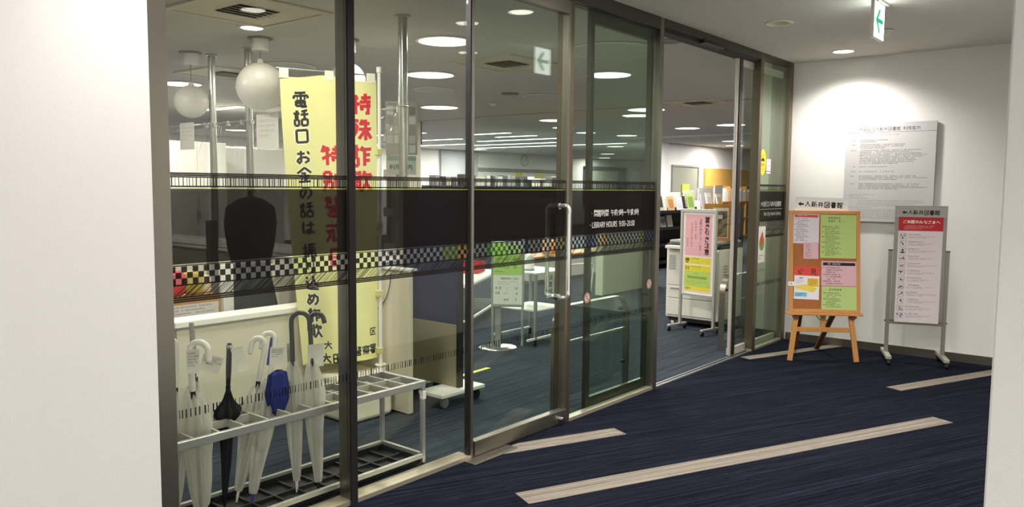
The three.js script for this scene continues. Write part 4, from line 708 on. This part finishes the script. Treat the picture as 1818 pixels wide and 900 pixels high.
{
  const t = thing('sanitizer_table', 'small white two tier table on castors behind the swing door', 'table', [-1.73, 0, -1.86]), X = 0.24, Z = 0.22;
  part('table_top', bx(-X - 0.02, X + 0.02, 0.685, 0.7, -Z - 0.02, Z + 0.02, 0.004), M.white, t); part('lower_shelf', bx(-X, X, 0.325, 0.338, -Z, Z, 0.004), M.white, t);
  for (const x of [-X, X]) for (const z of [-Z, Z]) { part('leg', bx(x - 0.013, x + 0.013, 0.06, 0.685, z - 0.013, z + 0.013, 0.002), M.silver, t); part('castor', [new THREE.CylinderGeometry(0.02, 0.02, 0.016, 16).rotateX(Math.PI / 2).translate(x, 0.02, z), bx(x - 0.01, x + 0.01, 0.025, 0.06, z - 0.012, z + 0.012)], M.black, t); }
  for (const z of [-Z, Z]) part('base_bar', bx(-X - 0.12, X + 0.02, 0.06, 0.08, z - 0.01, z + 0.01, 0.002), M.whiteMetal, t);
  const d = thing('sanitizer_dispenser', 'white rounded dispenser on the small table behind the swing door', 'dispenser', [-1.84, 0.7, -1.83]); part('body', lathe([[0.001, 0], [0.05, 0], [0.055, 0.02], [0.055, 0.1], [0.045, 0.14], [0.022, 0.16], [0.001, 0.163]], 28), M.white, d); part('base_band', cyl(0.057, 0.001, 0.018, 0, 0, 28), M.grey, d);
  const b = thing('hand_gel_bottle', 'small pump bottle at the right end of the two tier table', 'bottle', [-1.52, 0.7, -1.75]); part('bottle', lathe([[0.001, 0], [0.032, 0], [0.034, 0.06], [0.02, 0.085], [0.01, 0.09], [0.001, 0.09]], 24), M.acrylic, b); part('pump', [cyl(0.005, 0.09, 0.13), bx(-0.01, 0.045, 0.128, 0.14, -0.008, 0.008, 0.003)], M.white, b);
  const o = sheet('gel_sign', 0.12, 0.24, 0.0015, canvas(200, 460, (g, w, h) => { fillAll(g, w, h, '#dedbd2'); write(g, '消毒液', 48, 40, 105, '#4a4a48', { bold: 1.6, down: true, gap: 1.2 }); }), scene, [-1.775, 0.57, -1.612]); o.name = numbered('gel_sign'); tag(o, 'white paper sign with a column of letters hung from the two tier table', 'sign');
}
{
  const t = thing('slatted_bench', 'long white slatted rack with a black wire lower deck behind the navy screen', 'rack', [-1.31, 0, -3.19], 0.49), X = 0.79, Z = 0.25;
  for (const x of [-X, X]) for (const z of [-Z, Z]) { part('leg', bx(x - 0.016, x + 0.016, 0.02, 0.47, z - 0.016, z + 0.016, 0.003), M.whiteMetal, t); part('foot', cyl(0.014, 0, 0.02, x, z, 14), M.black, t); }
  for (const y of [0.13, 0.49]) { for (const z of [-Z, Z]) part('side_rail', bx(-X, X, y - 0.025, y, z - 0.012, z + 0.012, 0.002), M.whiteMetal, t); for (const x of [-X, X]) part('end_rail', bx(x - 0.012, x + 0.012, y - 0.025, y, -Z + 0.012, Z - 0.012, 0.002), M.whiteMetal, t); }
  for (let i = 0; i < 22; i++) part('top_slat', bx(-0.765 + i * 0.07, -0.765 + i * 0.07 + 0.05, 0.491, 0.5, -Z - 0.005, Z + 0.005, 0.002), M.whiteMetal, t); for (let i = 0; i < 20; i++) part('deck_wire', bx(-0.76 + i * 0.077, -0.76 + i * 0.077 + 0.04, 0.131, 0.138, -Z + 0.013, Z - 0.013), M.black, t);
  solo('red_basket', [bx(-0.17, 0.17, 0, 0.012, -0.12, 0.12, 0.004), bx(-0.18, 0.18, 0, 0.12, -0.125, -0.113, 0.004), bx(-0.18, 0.18, 0, 0.12, 0.113, 0.125, 0.004), bx(-0.18, -0.168, 0, 0.12, -0.113, 0.113, 0.004), bx(0.168, 0.18, 0, 0.12, -0.113, 0.113, 0.004)], M.red, 'red basket on the far end of the white slatted rack', 'basket', [-0.98, 0.502, -3.37], 0.49);
}
// acrylic guard rails on either side of the sliding doors
function guard(name, xa, xb, z, h, label) {
  const t = thing(name, label, 'barrier', [xa, 0, z]), L = xb - xa, R = 0.16, w = 0.055, th = 0.007, sh = new THREE.Shape(), st = mat(C(0x9b968b), 0.28, 0.95);
  const out = (s, o) => { s.moveTo(o, 0); s.lineTo(o, h - R); s.absarc(R, h - R, R - o, Math.PI, Math.PI / 2, true); s.lineTo(L - R, h - o); s.absarc(L - R, h - R, R - o, Math.PI / 2, 0, true); s.lineTo(L - o, 0); };
  out(sh, 0); const inn = new THREE.Shape(); out(inn, th); const ip = inn.getPoints(14).reverse(); ip.forEach((q) => sh.lineTo(q.x, q.y));
  part('flat_bar_frame', new THREE.ExtrudeGeometry(sh, { depth: w, bevelEnabled: false, curveSegments: 14 }).translate(0, 0, -w / 2), st, t);
  const pn = new THREE.Shape(); pn.moveTo(th + 0.01, 0.06); pn.lineTo(th + 0.01, h - R); pn.absarc(R, h - R, R - th - 0.01, Math.PI, Math.PI / 2, true); pn.lineTo(L - R, h - th - 0.01); pn.absarc(L - R, h - R, R - th - 0.01, Math.PI / 2, 0, true); pn.lineTo(L - th - 0.01, 0.06);
  part('acrylic_panel', new THREE.ExtrudeGeometry(pn, { depth: 0.005, bevelEnabled: false, curveSegments: 14 }).translate(0, 0, -0.0025), M.acrylic, t);
  part('middle_bar', bx(th, L - th, h * 0.62, h * 0.62 + 0.012, -0.02, 0.0, 0.002), M.alu, t);
  for (const [x, y] of [[0.07, h - 0.13], [L - 0.1, h - 0.1], [0.06, 0.19], [L - 0.06, 0.19]]) part('bolt', new THREE.CylinderGeometry(0.014, 0.014, 0.02, 18).rotateX(Math.PI / 2).translate(x, y, 0.01), M.gun, t);
}
guard('door_guard', -3.57, -2.64, -0.24, 0.70, 'acrylic guard rail with a bent steel frame left of the doorway'); guard('door_guard', -0.95, 0.3, -0.24, 0.69, 'acrylic guard rail with a bent steel frame right of the doorway');

// ---------------------------------------------------------------- library: seen through the doorway
{
  const t = thing('photocopier', 'large off white photocopier just inside the doorway', 'photocopier', [-0.03, 0, -0.7]), w = mat(0xdedbd0, 0.45);
  part('body', [bx(0.0, 0.6, 0.09, 0.86, -0.62, 0, 0.012)], w, t); part('base', bx(0.03, 0.58, 0.05, 0.09, -0.6, -0.02), M.dark, t);
  part('paper_drawer', bx(-0.012, 0, 0.12, 0.30, -0.60, -0.02, 0.004), w, t); part('paper_drawer', bx(-0.012, 0, 0.31, 0.44, -0.60, -0.02, 0.004), w, t);
  part('front_door', bx(-0.012, 0, 0.45, 0.84, -0.60, -0.27, 0.004), w, t); part('front_door', bx(-0.012, 0, 0.45, 0.84, -0.26, -0.02, 0.004), w, t);
  part('drawer_handle', bx(-0.018, -0.011, 0.405, 0.42, -0.56, -0.38, 0.002), M.grey, t); part('door_handle', bx(-0.018, -0.011, 0.6, 0.66, -0.32, -0.3, 0.002), M.grey, t);
  for (let i = 0; i < 9; i++) part('vent_slit', bx(-0.0145, -0.0115, 0.62 + i * 0.018, 0.628 + i * 0.018, -0.585, -0.5), M.grey, t);
  for (let i = 0; i < 8; i++) part('vent_slit', bx(0.1, 0.2, 0.46 + i * 0.03, 0.472 + i * 0.03, -0.001, 0.003), M.grey, t);
  part('scanner', bx(0.0, 0.6, 0.86, 0.905, -0.62, 0.0, 0.012), M.dark, t); part('lid', bx(0.02, 0.6, 0.906, 0.94, -0.6, -0.02, 0.01), M.grey, t); part('control_panel', bx(-0.08, -0.002, 0.85, 0.885, -0.6, -0.2, 0.006), w, t);
  for (const z of [-0.55, -0.07]) part('castor', new THREE.CylinderGeometry(0.028, 0.028, 0.03, 18).rotateX(Math.PI / 2).translate(0.06, 0.028, z), M.white, t); for (const z of [-0.55, -0.07]) part('castor', new THREE.CylinderGeometry(0.028, 0.028, 0.03, 18).rotateX(Math.PI / 2).translate(0.54, 0.028, z), M.white, t);
}
{
  const t = thing('warning_stand', 'silver framed warning sign in pink yellow and green before the photocopier', 'sign stand', [-0.235, 0, -0.845], Math.atan2(-0.985, -0.17)), X = 0.21;
  const al = mat(C(0xc3c2bc), 0.4, 0.55);
  for (const s of [-1, 1]) { part('post', bx(s * X - 0.014, s * X + 0.014, 0.07, 1.255, -0.014, 0.014, 0.003), al, t); const f = part('foot', bx(s * X - 0.016, s * X + 0.016, 0.05, 0.07, -0.1, 0.2, 0.003), al, t); for (const z of [-0.085, 0.185]) part('castor', [new THREE.CylinderGeometry(0.023, 0.023, 0.018, 16).rotateZ(Math.PI / 2).translate(s * X, 0.023, z), bx(s * X - 0.01, s * X + 0.01, 0.028, 0.052, z - 0.012, z + 0.012)], M.black, f); }
  part('top_rail', bx(-X - 0.014, X + 0.014, 1.255, 1.29, -0.016, 0.016, 0.003), al, t); part('bottom_rail', bx(-X + 0.014, X - 0.014, 0.375, 0.4, -0.012, 0.012, 0.002), al, t); part('panel', bx(-X + 0.014, X - 0.014, 0.4, 1.255, -0.006, 0.004), M.paper, t);
  sheet('warning_poster', 0.35, 0.82, 0.001, canvas(640, 1500, (g, w, h) => {
    fillAll(g, w, h, '#e7d9d6'); g.fillStyle = '#e0aab0'; g.fillRect(20, 20, w - 40, 780); [...'置き引き注意'].forEach((ch, i) => write(g, ch, 465, 50 + i * 120, 112, '#2f1c1e', { bold: 2.6 }));
    [...'盗難が発生しています。'].forEach((ch, i) => write(g, ch, 345, 80 + i * 63, 56, '#6b4a4e', { bold: 1.6 })); marks(g, 150, 130, 560, 2, 90, '#8a666a', 6, { down: true, tall: 0.5 }); marks(g, 60, 460, 300, 1, 90, '#8a666a', 8, { down: true, tall: 0.45 });
    g.fillStyle = '#e0d338'; g.fillRect(20, 830, w - 40, 130); g.fillRect(20, 985, w - 40, 110); g.fillStyle = '#b7cf62'; g.fillRect(20, 1095, w - 40, 300); g.fillStyle = '#e6d648'; g.fillRect(20, 1395, w - 40, 85);
    g.fillStyle = '#6b5f18'; g.fillRect(40, 850, 90, 60); g.fillRect(50, 920, 60, 22); marks(g, 170, 846, 330, 1, 34, '#4d4512', 3, { tall: 0.7 }); marks(g, 170, 900, 410, 2, 24, '#a89a2a', 4, { tall: 0.5 }); g.fillRect(40, 1005, 40, 70); g.fillRect(95, 1005, 40, 70); marks(g, 170, 998, 430, 1, 34, '#4d4512', 5, { tall: 0.7 }); marks(g, 170, 1045, 400, 1, 26, '#a89a2a', 7, { tall: 0.5 });
    g.fillStyle = '#8aa348'; g.fillRect(90, 1190, 450, 50); marks(g, 240, 1130, 170, 1, 36, '#5c7424', 9, { tall: 0.6 }); marks(g, 50, 1270, 520, 3, 34, '#7f9a3c', 10, { tall: 0.5 }); marks(g, 40, 1415, 250, 1, 50, '#3c360c', 12, { tall: 0.85 });
  }), t, [0, 0.828, 0.0048]);
}
{
  const t = thing('document_stand', 'wooden upright stand on the photocopier lid', 'stand', [0.2, 0.941, -0.86], -0.9); part('back_board', bx(-0.13, 0.16, 0.012, 0.4, -0.012, 0.0, 0.002), M.wood, t); part('foot', bx(-0.14, 0.17, 0, 0.012, -0.05, 0.07, 0.003), M.wood, t);
  const o = sheet('bag_poster', 0.17, 0.33, 0.002, canvas(200, 380, (g, w, h) => { fillAll(g, w, h, '#efe9dc'); g.fillStyle = '#7f7460'; g.fillRect(14, 40, w - 28, h - 54); const R = rng(6); for (let i = 0; i < 24; i++) { g.fillStyle = `rgba(${R() > 0.5 ? '190,178,150' : '60,52,40'},0.3)`; g.beginPath(); g.ellipse(30 + R() * 140, 90 + R() * 260, 10 + R() * 24, 50, 0.5 + R(), 0, 7); g.fill(); } g.fillStyle = '#e8e4da'; g.fillRect(60, 90, 64, 46); marks(g, 68, 100, 46, 2, 16, '#777', 2, { tall: 0.6 }); }), t, [0.05, 0.19, 0.0015]);
  o.name = 'bag_poster';
  solo('white_card', bx(-0.06, 0.06, 0, 0.16, -0.002, 0.002), M.paper, 'white card standing behind the wooden stand on the photocopier', 'card', [0.36, 0.941, -0.82], -0.9);
}
// black display shelves with books faced out
{
  const t = thing('display_shelf', 'black stepped display shelf full of faced out books in the doorway', 'bookshelf', [4.75, 0, -4.3]);
  part('end_panel', bx(0, 0.03, 0, 1.1, -0.5, 0), M.dark, t); part('end_panel', bx(4.2, 4.23, 0, 1.1, -0.5, 0), M.dark, t); part('back_panel', bx(0.03, 4.2, 0, 1.12, -0.5, -0.48), M.black, t);
  for (const [y, z] of [[0.1, 0], [0.42, -0.02], [0.72, -0.06], [1.03, -0.1]]) { part('shelf', bx(0.03, 4.2, y, y + 0.025, -0.48, z), M.dark, t); part('shelf_lip', bx(0.03, 4.2, y + 0.025, y + 0.055, z - 0.012, z), M.black, t); }
  const book = (x, y, z, w, h, c, label, lean = -0.2, art) => { const b = thing('book', label, 'book', [4.75 + x, y, -4.3 + z]); b.rotation.x = lean; part('cover', bx(-w / 2, w / 2, 0.002, h, -0.012, 0.012, 0.002), mat(c, 0.45), b); part('pages', bx(-w / 2 + 0.003, w / 2 + 0.001, 0.005, h - 0.003, -0.009, 0.009), M.paper, b); if (art) part('cover_art', [bx(-w * 0.36, w * 0.36, h * 0.22, h * 0.8, 0.0121, 0.0135)], mat(art, 0.5), b); };
  const y3 = 1.057, y2 = 0.747;
  book(0.16, y3, -0.22, 0.2, 0.3, 0xe6e2da, 'white book leftmost on the top display shelf beside the doorway post', -0.2, 0xcfd2d4);
  book(0.42, y3, -0.22, 0.2, 0.29, 0xddd9d0, 'pale book second from the left on the top display shelf', -0.2, 0x8f8f86);
  book(0.66, y3, -0.2, 0.17, 0.3, 0xd8d4c8, 'cream book third from the left on the top display shelf', -0.2, 0xb8b7a4);
  book(0.93, y3 + 0.0, -0.24, 0.2, 0.37, 0xcdc9bc, 'book with a dark photo cover on the top display shelf', -0.2, 0x3b3a35);
  book(1.27, y3, -0.2, 0.24, 0.3, 0xd9b98a, 'orange patterned book in the middle of the top display shelf', -0.2, 0xc98a4a);
  book(1.62, y3, -0.2, 0.24, 0.29, 0xe9e7e4, 'white lettered book right of the orange patterned one', -0.2, 0xcdd4dc);
  book(2.1, y3, -0.2, 0.3, 0.36, 0xb9cf7c, 'green covered magazine above the warning sign', -0.2, 0x8aa85a);
  book(2.45, y3, -0.2, 0.14, 0.2, 0xf0efec, 'small white card near the right end of the top display shelf');
  book(2.68, y3, -0.22, 0.1, 0.34, 0xc9bcc4, 'thin book standing at the right end of the top display shelf');
  book(0.36, y2, -0.18, 0.4, 0.24, 0xdedad6, 'wide white book on the second display shelf near the doorway post', -0.2, 0xb9bcc6);
  book(0.05 + 0.05, y2 - 0.0, -0.2, 0.12, 0.22, 0x8b2f3d, 'dark red book at the left end of the second display shelf');
  book(0.95, y2, -0.2, 0.2, 0.22, 0x9b9a98, 'grey book on the second display shelf', -0.2, 0x6a6a6a);
  book(0.55, 0.447, -0.15, 0.16, 0.24, 0xe2e0da, 'white pamphlet on the lower display shelf', -0.2, 0xd0cfc9);
  book(3.0, y3, -0.22, 0.24, 0.36, 0xece8df, 'white book above the photocopier lid, left of two on the top display shelf', -0.2, 0xd8d0c0);
  book(3.5, y3, -0.22, 0.26, 0.34, 0xe9e4d8, 'cream book above the photocopier lid, right of two on the top display shelf', -0.2, 0xd9b880);
  for (const [x, y, w, h, c, l] of [[1.3, y2, 0.2, 0.24, 0xd5d2c9, 'pale grey book on the second display shelf behind the warning sign edge'], [0.3, 0.447, 0.2, 0.22, 0xb9b6ae, 'grey book low on the display shelf'], [1.1, 1.057, 0.12, 0.26, 0xf0ece2, 'slim white card between the photo cover and the orange patterned book'], [1.88, 1.057, 0.14, 0.3, 0x2a2a2c, 'black book left of the green magazine']]) book(x, y, -0.24, w, h, c, l);
  const back = (x, w, h, label, c) => solo('display_board', bx(-w / 2, w / 2, 0, h, -0.01, 0.01, 0.003), mat(c, 0.6), label, 'display board', [4.75 + x, 1.125, -4.79]);
  back(1.0, 0.62, 0.42, 'white board rising behind the display shelf below the grey window', 0xe4dfd3); back(1.9, 0.5, 0.3, 'white board behind the green magazine', 0xeae6dd); back(2.55, 0.5, 0.34, 'white board at the right end behind the display shelf', 0xe8e4da); back(3.3, 0.7, 0.4, 'wide white board behind the books above the photocopier', 0xece8dd); back(3.95, 0.4, 0.46, 'white board at the far right end of the display shelf', 0xe6e1d4); back(0.28, 0.5, 0.26, 'low white board behind the left books of the display shelf', 0xe2ddd0);
}
solo('shelf_sign', bx(-0.16, 0.16, -0.09, 0.09, -0.01, 0.01, 0.003), mat(0x262225, 0.5), 'small dark label board at the left of the doorway above the books', 'sign', [5.35, 1.72, -4.95], 0).add(Object.assign(new THREE.Mesh(bx(-0.012, 0.012, -1.72, -0.09, -0.01, 0.01), M.dark), { name: 'post' }));
{
  const t = thing('low_counter', 'cream low counter wall behind the pane with the opening hours', 'counter', [1.42, 0, -3.08]);
  part('front_panel', bx(0.02, 1.5, 0.01, 0.86, -0.04, 0, 0.003), mat(0xc6c3a6, 0.6), t); part('end_panel', bx(-0.03, 0.02, 0.01, 0.87, -0.11, 0.01, 0.004), mat(0xdad8c6, 0.5), t); part('countertop', bx(0.02, 1.52, 0.86, 0.89, -0.1, 0.02, 0.004), M.white, t); part('plinth', bx(0.04, 1.48, 0, 0.01, -0.09, -0.01), M.dark, t); part('end_panel', bx(1.5, 1.53, 0.01, 0.86, -0.1, 0.0, 0.003), mat(0xc6c3a6, 0.6), t);
  part('speaker_disc', new THREE.CylinderGeometry(0.075, 0.075, 0.006, 28).rotateX(Math.PI / 2).translate(1.14, 0.6, 0.003), M.grey, t, 'grey round emblem'); part('label_plate', bx(1.29, 1.46, 0.59, 0.63, 0, 0.004, 0.001), M.grey, t);
  const b = thing('low_bench', 'low pale cabinet with a wooden top far behind the swing door edge', 'cabinet', [1.7, 0, -4.6]); part('cabinet', bx(0, 2.4, 0.05, 0.4, -0.4, 0, 0.004), mat(0xb7b6ad, 0.6), b); part('wooden_top', bx(-0.02, 2.42, 0.4, 0.425, -0.42, 0.02, 0.004), M.wood, b); part('plinth', bx(0.03, 2.37, 0, 0.05, -0.38, -0.03), M.grey, b); for (let i = 1; i < 5; i++) part('door_gap', bx(i * 0.48 - 0.003, i * 0.48 + 0.003, 0.06, 0.395, 0.0002, 0.0012), M.grey, b);
  solo('tube_rail', tube([V(-0.7, 0.42, 0), V(-0.2, 0.41, 0), V(0.0, 0.40, 0), V(0.07, 0.36, 0), V(0.05, 0.25, 0), V(0.0, 0.0, 0)], 0.012, 50, 10), M.whiteMetal, 'bent white tube rail beside the low counter', 'rail', [1.66, 0.012, -3.45]);
  solo('orange_box', bx(-0.12, 0.12, 0, 0.22, -0.08, 0.08, 0.004), mat(0xd0904c, 0.7), 'orange box on the wooden topped cabinet', 'box', [2.5, 0.426, -4.8]);
}
// far part of the library
{
  const t = thing('far_bookcase', 'long low bookcase crossing the room behind the swing door', 'bookcase', [3.3, 0, -8.3]);
  part('end_panel', bx(0, 0.03, 0, 1.5, -0.35, 0), M.dark, t); part('end_panel', bx(4.6, 4.63, 0, 1.5, -0.35, 0), M.dark, t); for (const y of [0.08, 0.45, 0.85, 1.2]) part('shelf', bx(0.03, 4.6, y, y + 0.025, -0.35, 0), M.dark, t); part('top_board', bx(0, 4.63, 1.5, 1.525, -0.35, 0.01), M.dark, t); part('back_panel', bx(0.03, 4.6, 0, 1.5, -0.35, -0.335), M.dark, t);
  const R = rng(61), cs = [0xe2ded4, 0x3b3a3c, 0xc9c4b6, 0x55585e, 0x8d8a80, 0xd8d2bd, 0x2b2b30, 0x9fa3a8], proto = {};
  const cn = ['white', 'charcoal', 'beige', 'slate', 'taupe', 'cream', 'black', 'grey']; let x = 0.1, i = 0, ci = 0; while (x < 4.5) { const w = 0.05 + R() * 0.13, h = 0.12 + R() * 0.12; solo('book', bx(-w / 2, w / 2, 0, h, -0.09, 0.09, 0.004), mat(cs[ci = Math.floor(R() * 8)], 0.6), `small ${cn[ci]} book, ${ordinal(i + 1)} from the left on top of the long bookcase`, 'book', [3.3 + x + w / 2, 1.526, -8.45], 0, 'books on top of the long bookcase'); x += w + 0.01 + (R() > 0.75 ? R() * 0.2 : 0); i++; }
  const c = thing('wall_clock', 'round white wall clock on the far wall', 'clock', [15.4, 2.5, -15.68]); part('rim', new THREE.TorusGeometry(0.19, 0.018, 12, 40), mat(0xa3a39d, 0.5), c); part('face', new THREE.CylinderGeometry(0.188, 0.188, 0.02, 40).rotateX(Math.PI / 2), M.white, c); part('hand', bx(-0.008, 0.008, -0.02, 0.15, 0.012, 0.016).rotateZ(-0.6), M.grey, c); part('hand', bx(-0.009, 0.009, -0.02, 0.1, 0.012, 0.017).rotateZ(2.2), M.grey, c);
  solo('wall_rail', bx(-2.6, 2.7, -0.06, 0.06, 0, 0.05), M.grey, 'long grey rail along the far wall under the clock', 'rail', [15, 2.12, -15.69]);
  solo('yellow_notice', bx(-0.2, 0.2, -0.15, 0.15, 0, 0.01), mat(0xd8d060, 0.7), 'yellow notice on the far wall left of the two, under the clock rail', 'notice', [15.1, 1.93, -15.69]); solo('yellow_notice', bx(-0.25, 0.25, -0.15, 0.15, 0, 0.01), mat(0xe0dc90, 0.7), 'pale yellow notice on the far wall right of the two, under the clock rail', 'notice', [16.4, 1.93, -15.69]);
  const w5 = pane('window_5', 19.6, 21.9, 0.9, 2.25, -15.66, mat(0xb9bcae, 0.2)); part('window_frame', [bx(19.3, 19.6, 0.8, 2.35, -15.69, -15.6), bx(21.9, 22.2, 0.8, 2.35, -15.69, -15.6), bx(19.3, 22.6, 2.25, 2.4, -15.69, -15.6), bx(22.4, 22.6, 0.8, 2.3, -15.69, -15.6)], mat(0x54565a, 0.5), w5);
  solo('roller_blind', bx(-0.9, 0.9, 0, 2.2, -0.04, 0.0), mat(0xa9adb2, 0.8), 'blue grey blind on the far wall left of the swing door', 'blind', [11.8, 0.5, -15.6]);
  const w6 = pane('window_6', 11.6, 13.1, 1.2, 2.1, -7.49, mat(0xa5a596, 0.25)); part('window_frame', [bx(11.55, 11.6, 1.15, 2.15, -7.5, -7.46), bx(13.1, 13.15, 1.15, 2.15, -7.5, -7.46), bx(11.6, 13.1, 2.1, 2.15, -7.5, -7.46)], M.grey, w6);
  solo('green_poster', bx(-0.22, 0.22, -0.13, 0.13, 0, 0.01), mat(0xc3d24e, 0.6), 'yellow green sign against the grey window in the doorway', 'poster', [12.35, 1.5, -7.47]);
  const pb = thing('wooden_cabinet', 'light wooden cabinet wall with open shelves at the right of the doorway', 'cabinet', [13.5, 0, -7.49]); part('back_board', bx(0, 3.6, 1.58, 2.1, 0, 0.06), mat(0xc9a052, 0.5), pb, 'golden wooden doors'); for (let k = 0; k < 4; k++) part('upright', bx(k * 1.19, k * 1.19 + 0.04, 0, 1.58, 0, 0.3), M.wood, pb); for (const y of [0.05, 0.6, 1.1]) part('shelf', bx(0.04, 3.6, y, y + 0.03, 0, 0.3), M.wood, pb); part('back_panel', bx(0.04, 3.6, 0.08, 1.58, 0.001, 0.012), mat(0xb98845, 0.6), pb);
  let bxs = 0.08, fn = 0; while (bxs < 3.45) { const w = 0.05 + R() * 0.1, h = 0.25 + R() * 0.16; if (Math.floor((bxs + w) / 1.19) === Math.floor((bxs - 0.05) / 1.19)) solo('file', bx(-w / 2, w / 2, 0, h, -0.1, 0.1, 0.003), mat([0xeeeae2, 0xe2ddd4, 0xd8c7bd, 0xf2efe8][Math.floor(R() * 4)], 0.6), `pale file, ${ordinal(++fn)} from the left in the light wooden cabinet`, 'file', [13.5 + bxs + w / 2, 1.131, -7.3], 0, 'files in the light wooden cabinet'); bxs += w + 0.015; }
  const tallCab = (x, z, w, label) => { const q = thing('tall_cabinet', label, 'cabinet', [x, 0, z]); part('carcass', bx(-w / 2, w / 2, 0.05, 2.1, -0.45, 0, 0.004), M.white, q); part('door', bx(-w / 2 + 0.01, -0.004, 0.07, 2.08, 0, 0.015, 0.003), M.white, q); part('door', bx(0.004, w / 2 - 0.01, 0.07, 2.08, 0, 0.015, 0.003), M.white, q); part('handle', bx(-0.03, -0.015, 1, 1.15, 0.015, 0.03, 0.003), M.grey, q); part('handle', bx(0.015, 0.03, 1, 1.15, 0.015, 0.03, 0.003), M.grey, q); part('plinth', bx(-w / 2 + 0.02, w / 2 - 0.02, 0, 0.05, -0.43, -0.02), M.dark, q); };
  tallCab(-2.05, -7.6, 0.9, 'tall white cabinet seen through the vinyl between the chrome poles'); tallCab(-2.98, -7.6, 0.9, 'tall white cabinet seen through the vinyl at the far left'); tallCab(-0.7, -8.4, 1.2, 'tall white cabinet seen through the vinyl beside the banner');
}
scene.traverse((o) => { if (o.isMesh) { o.castShadow = true; o.receiveShadow = true; } });
renderer.render(scene, camera);
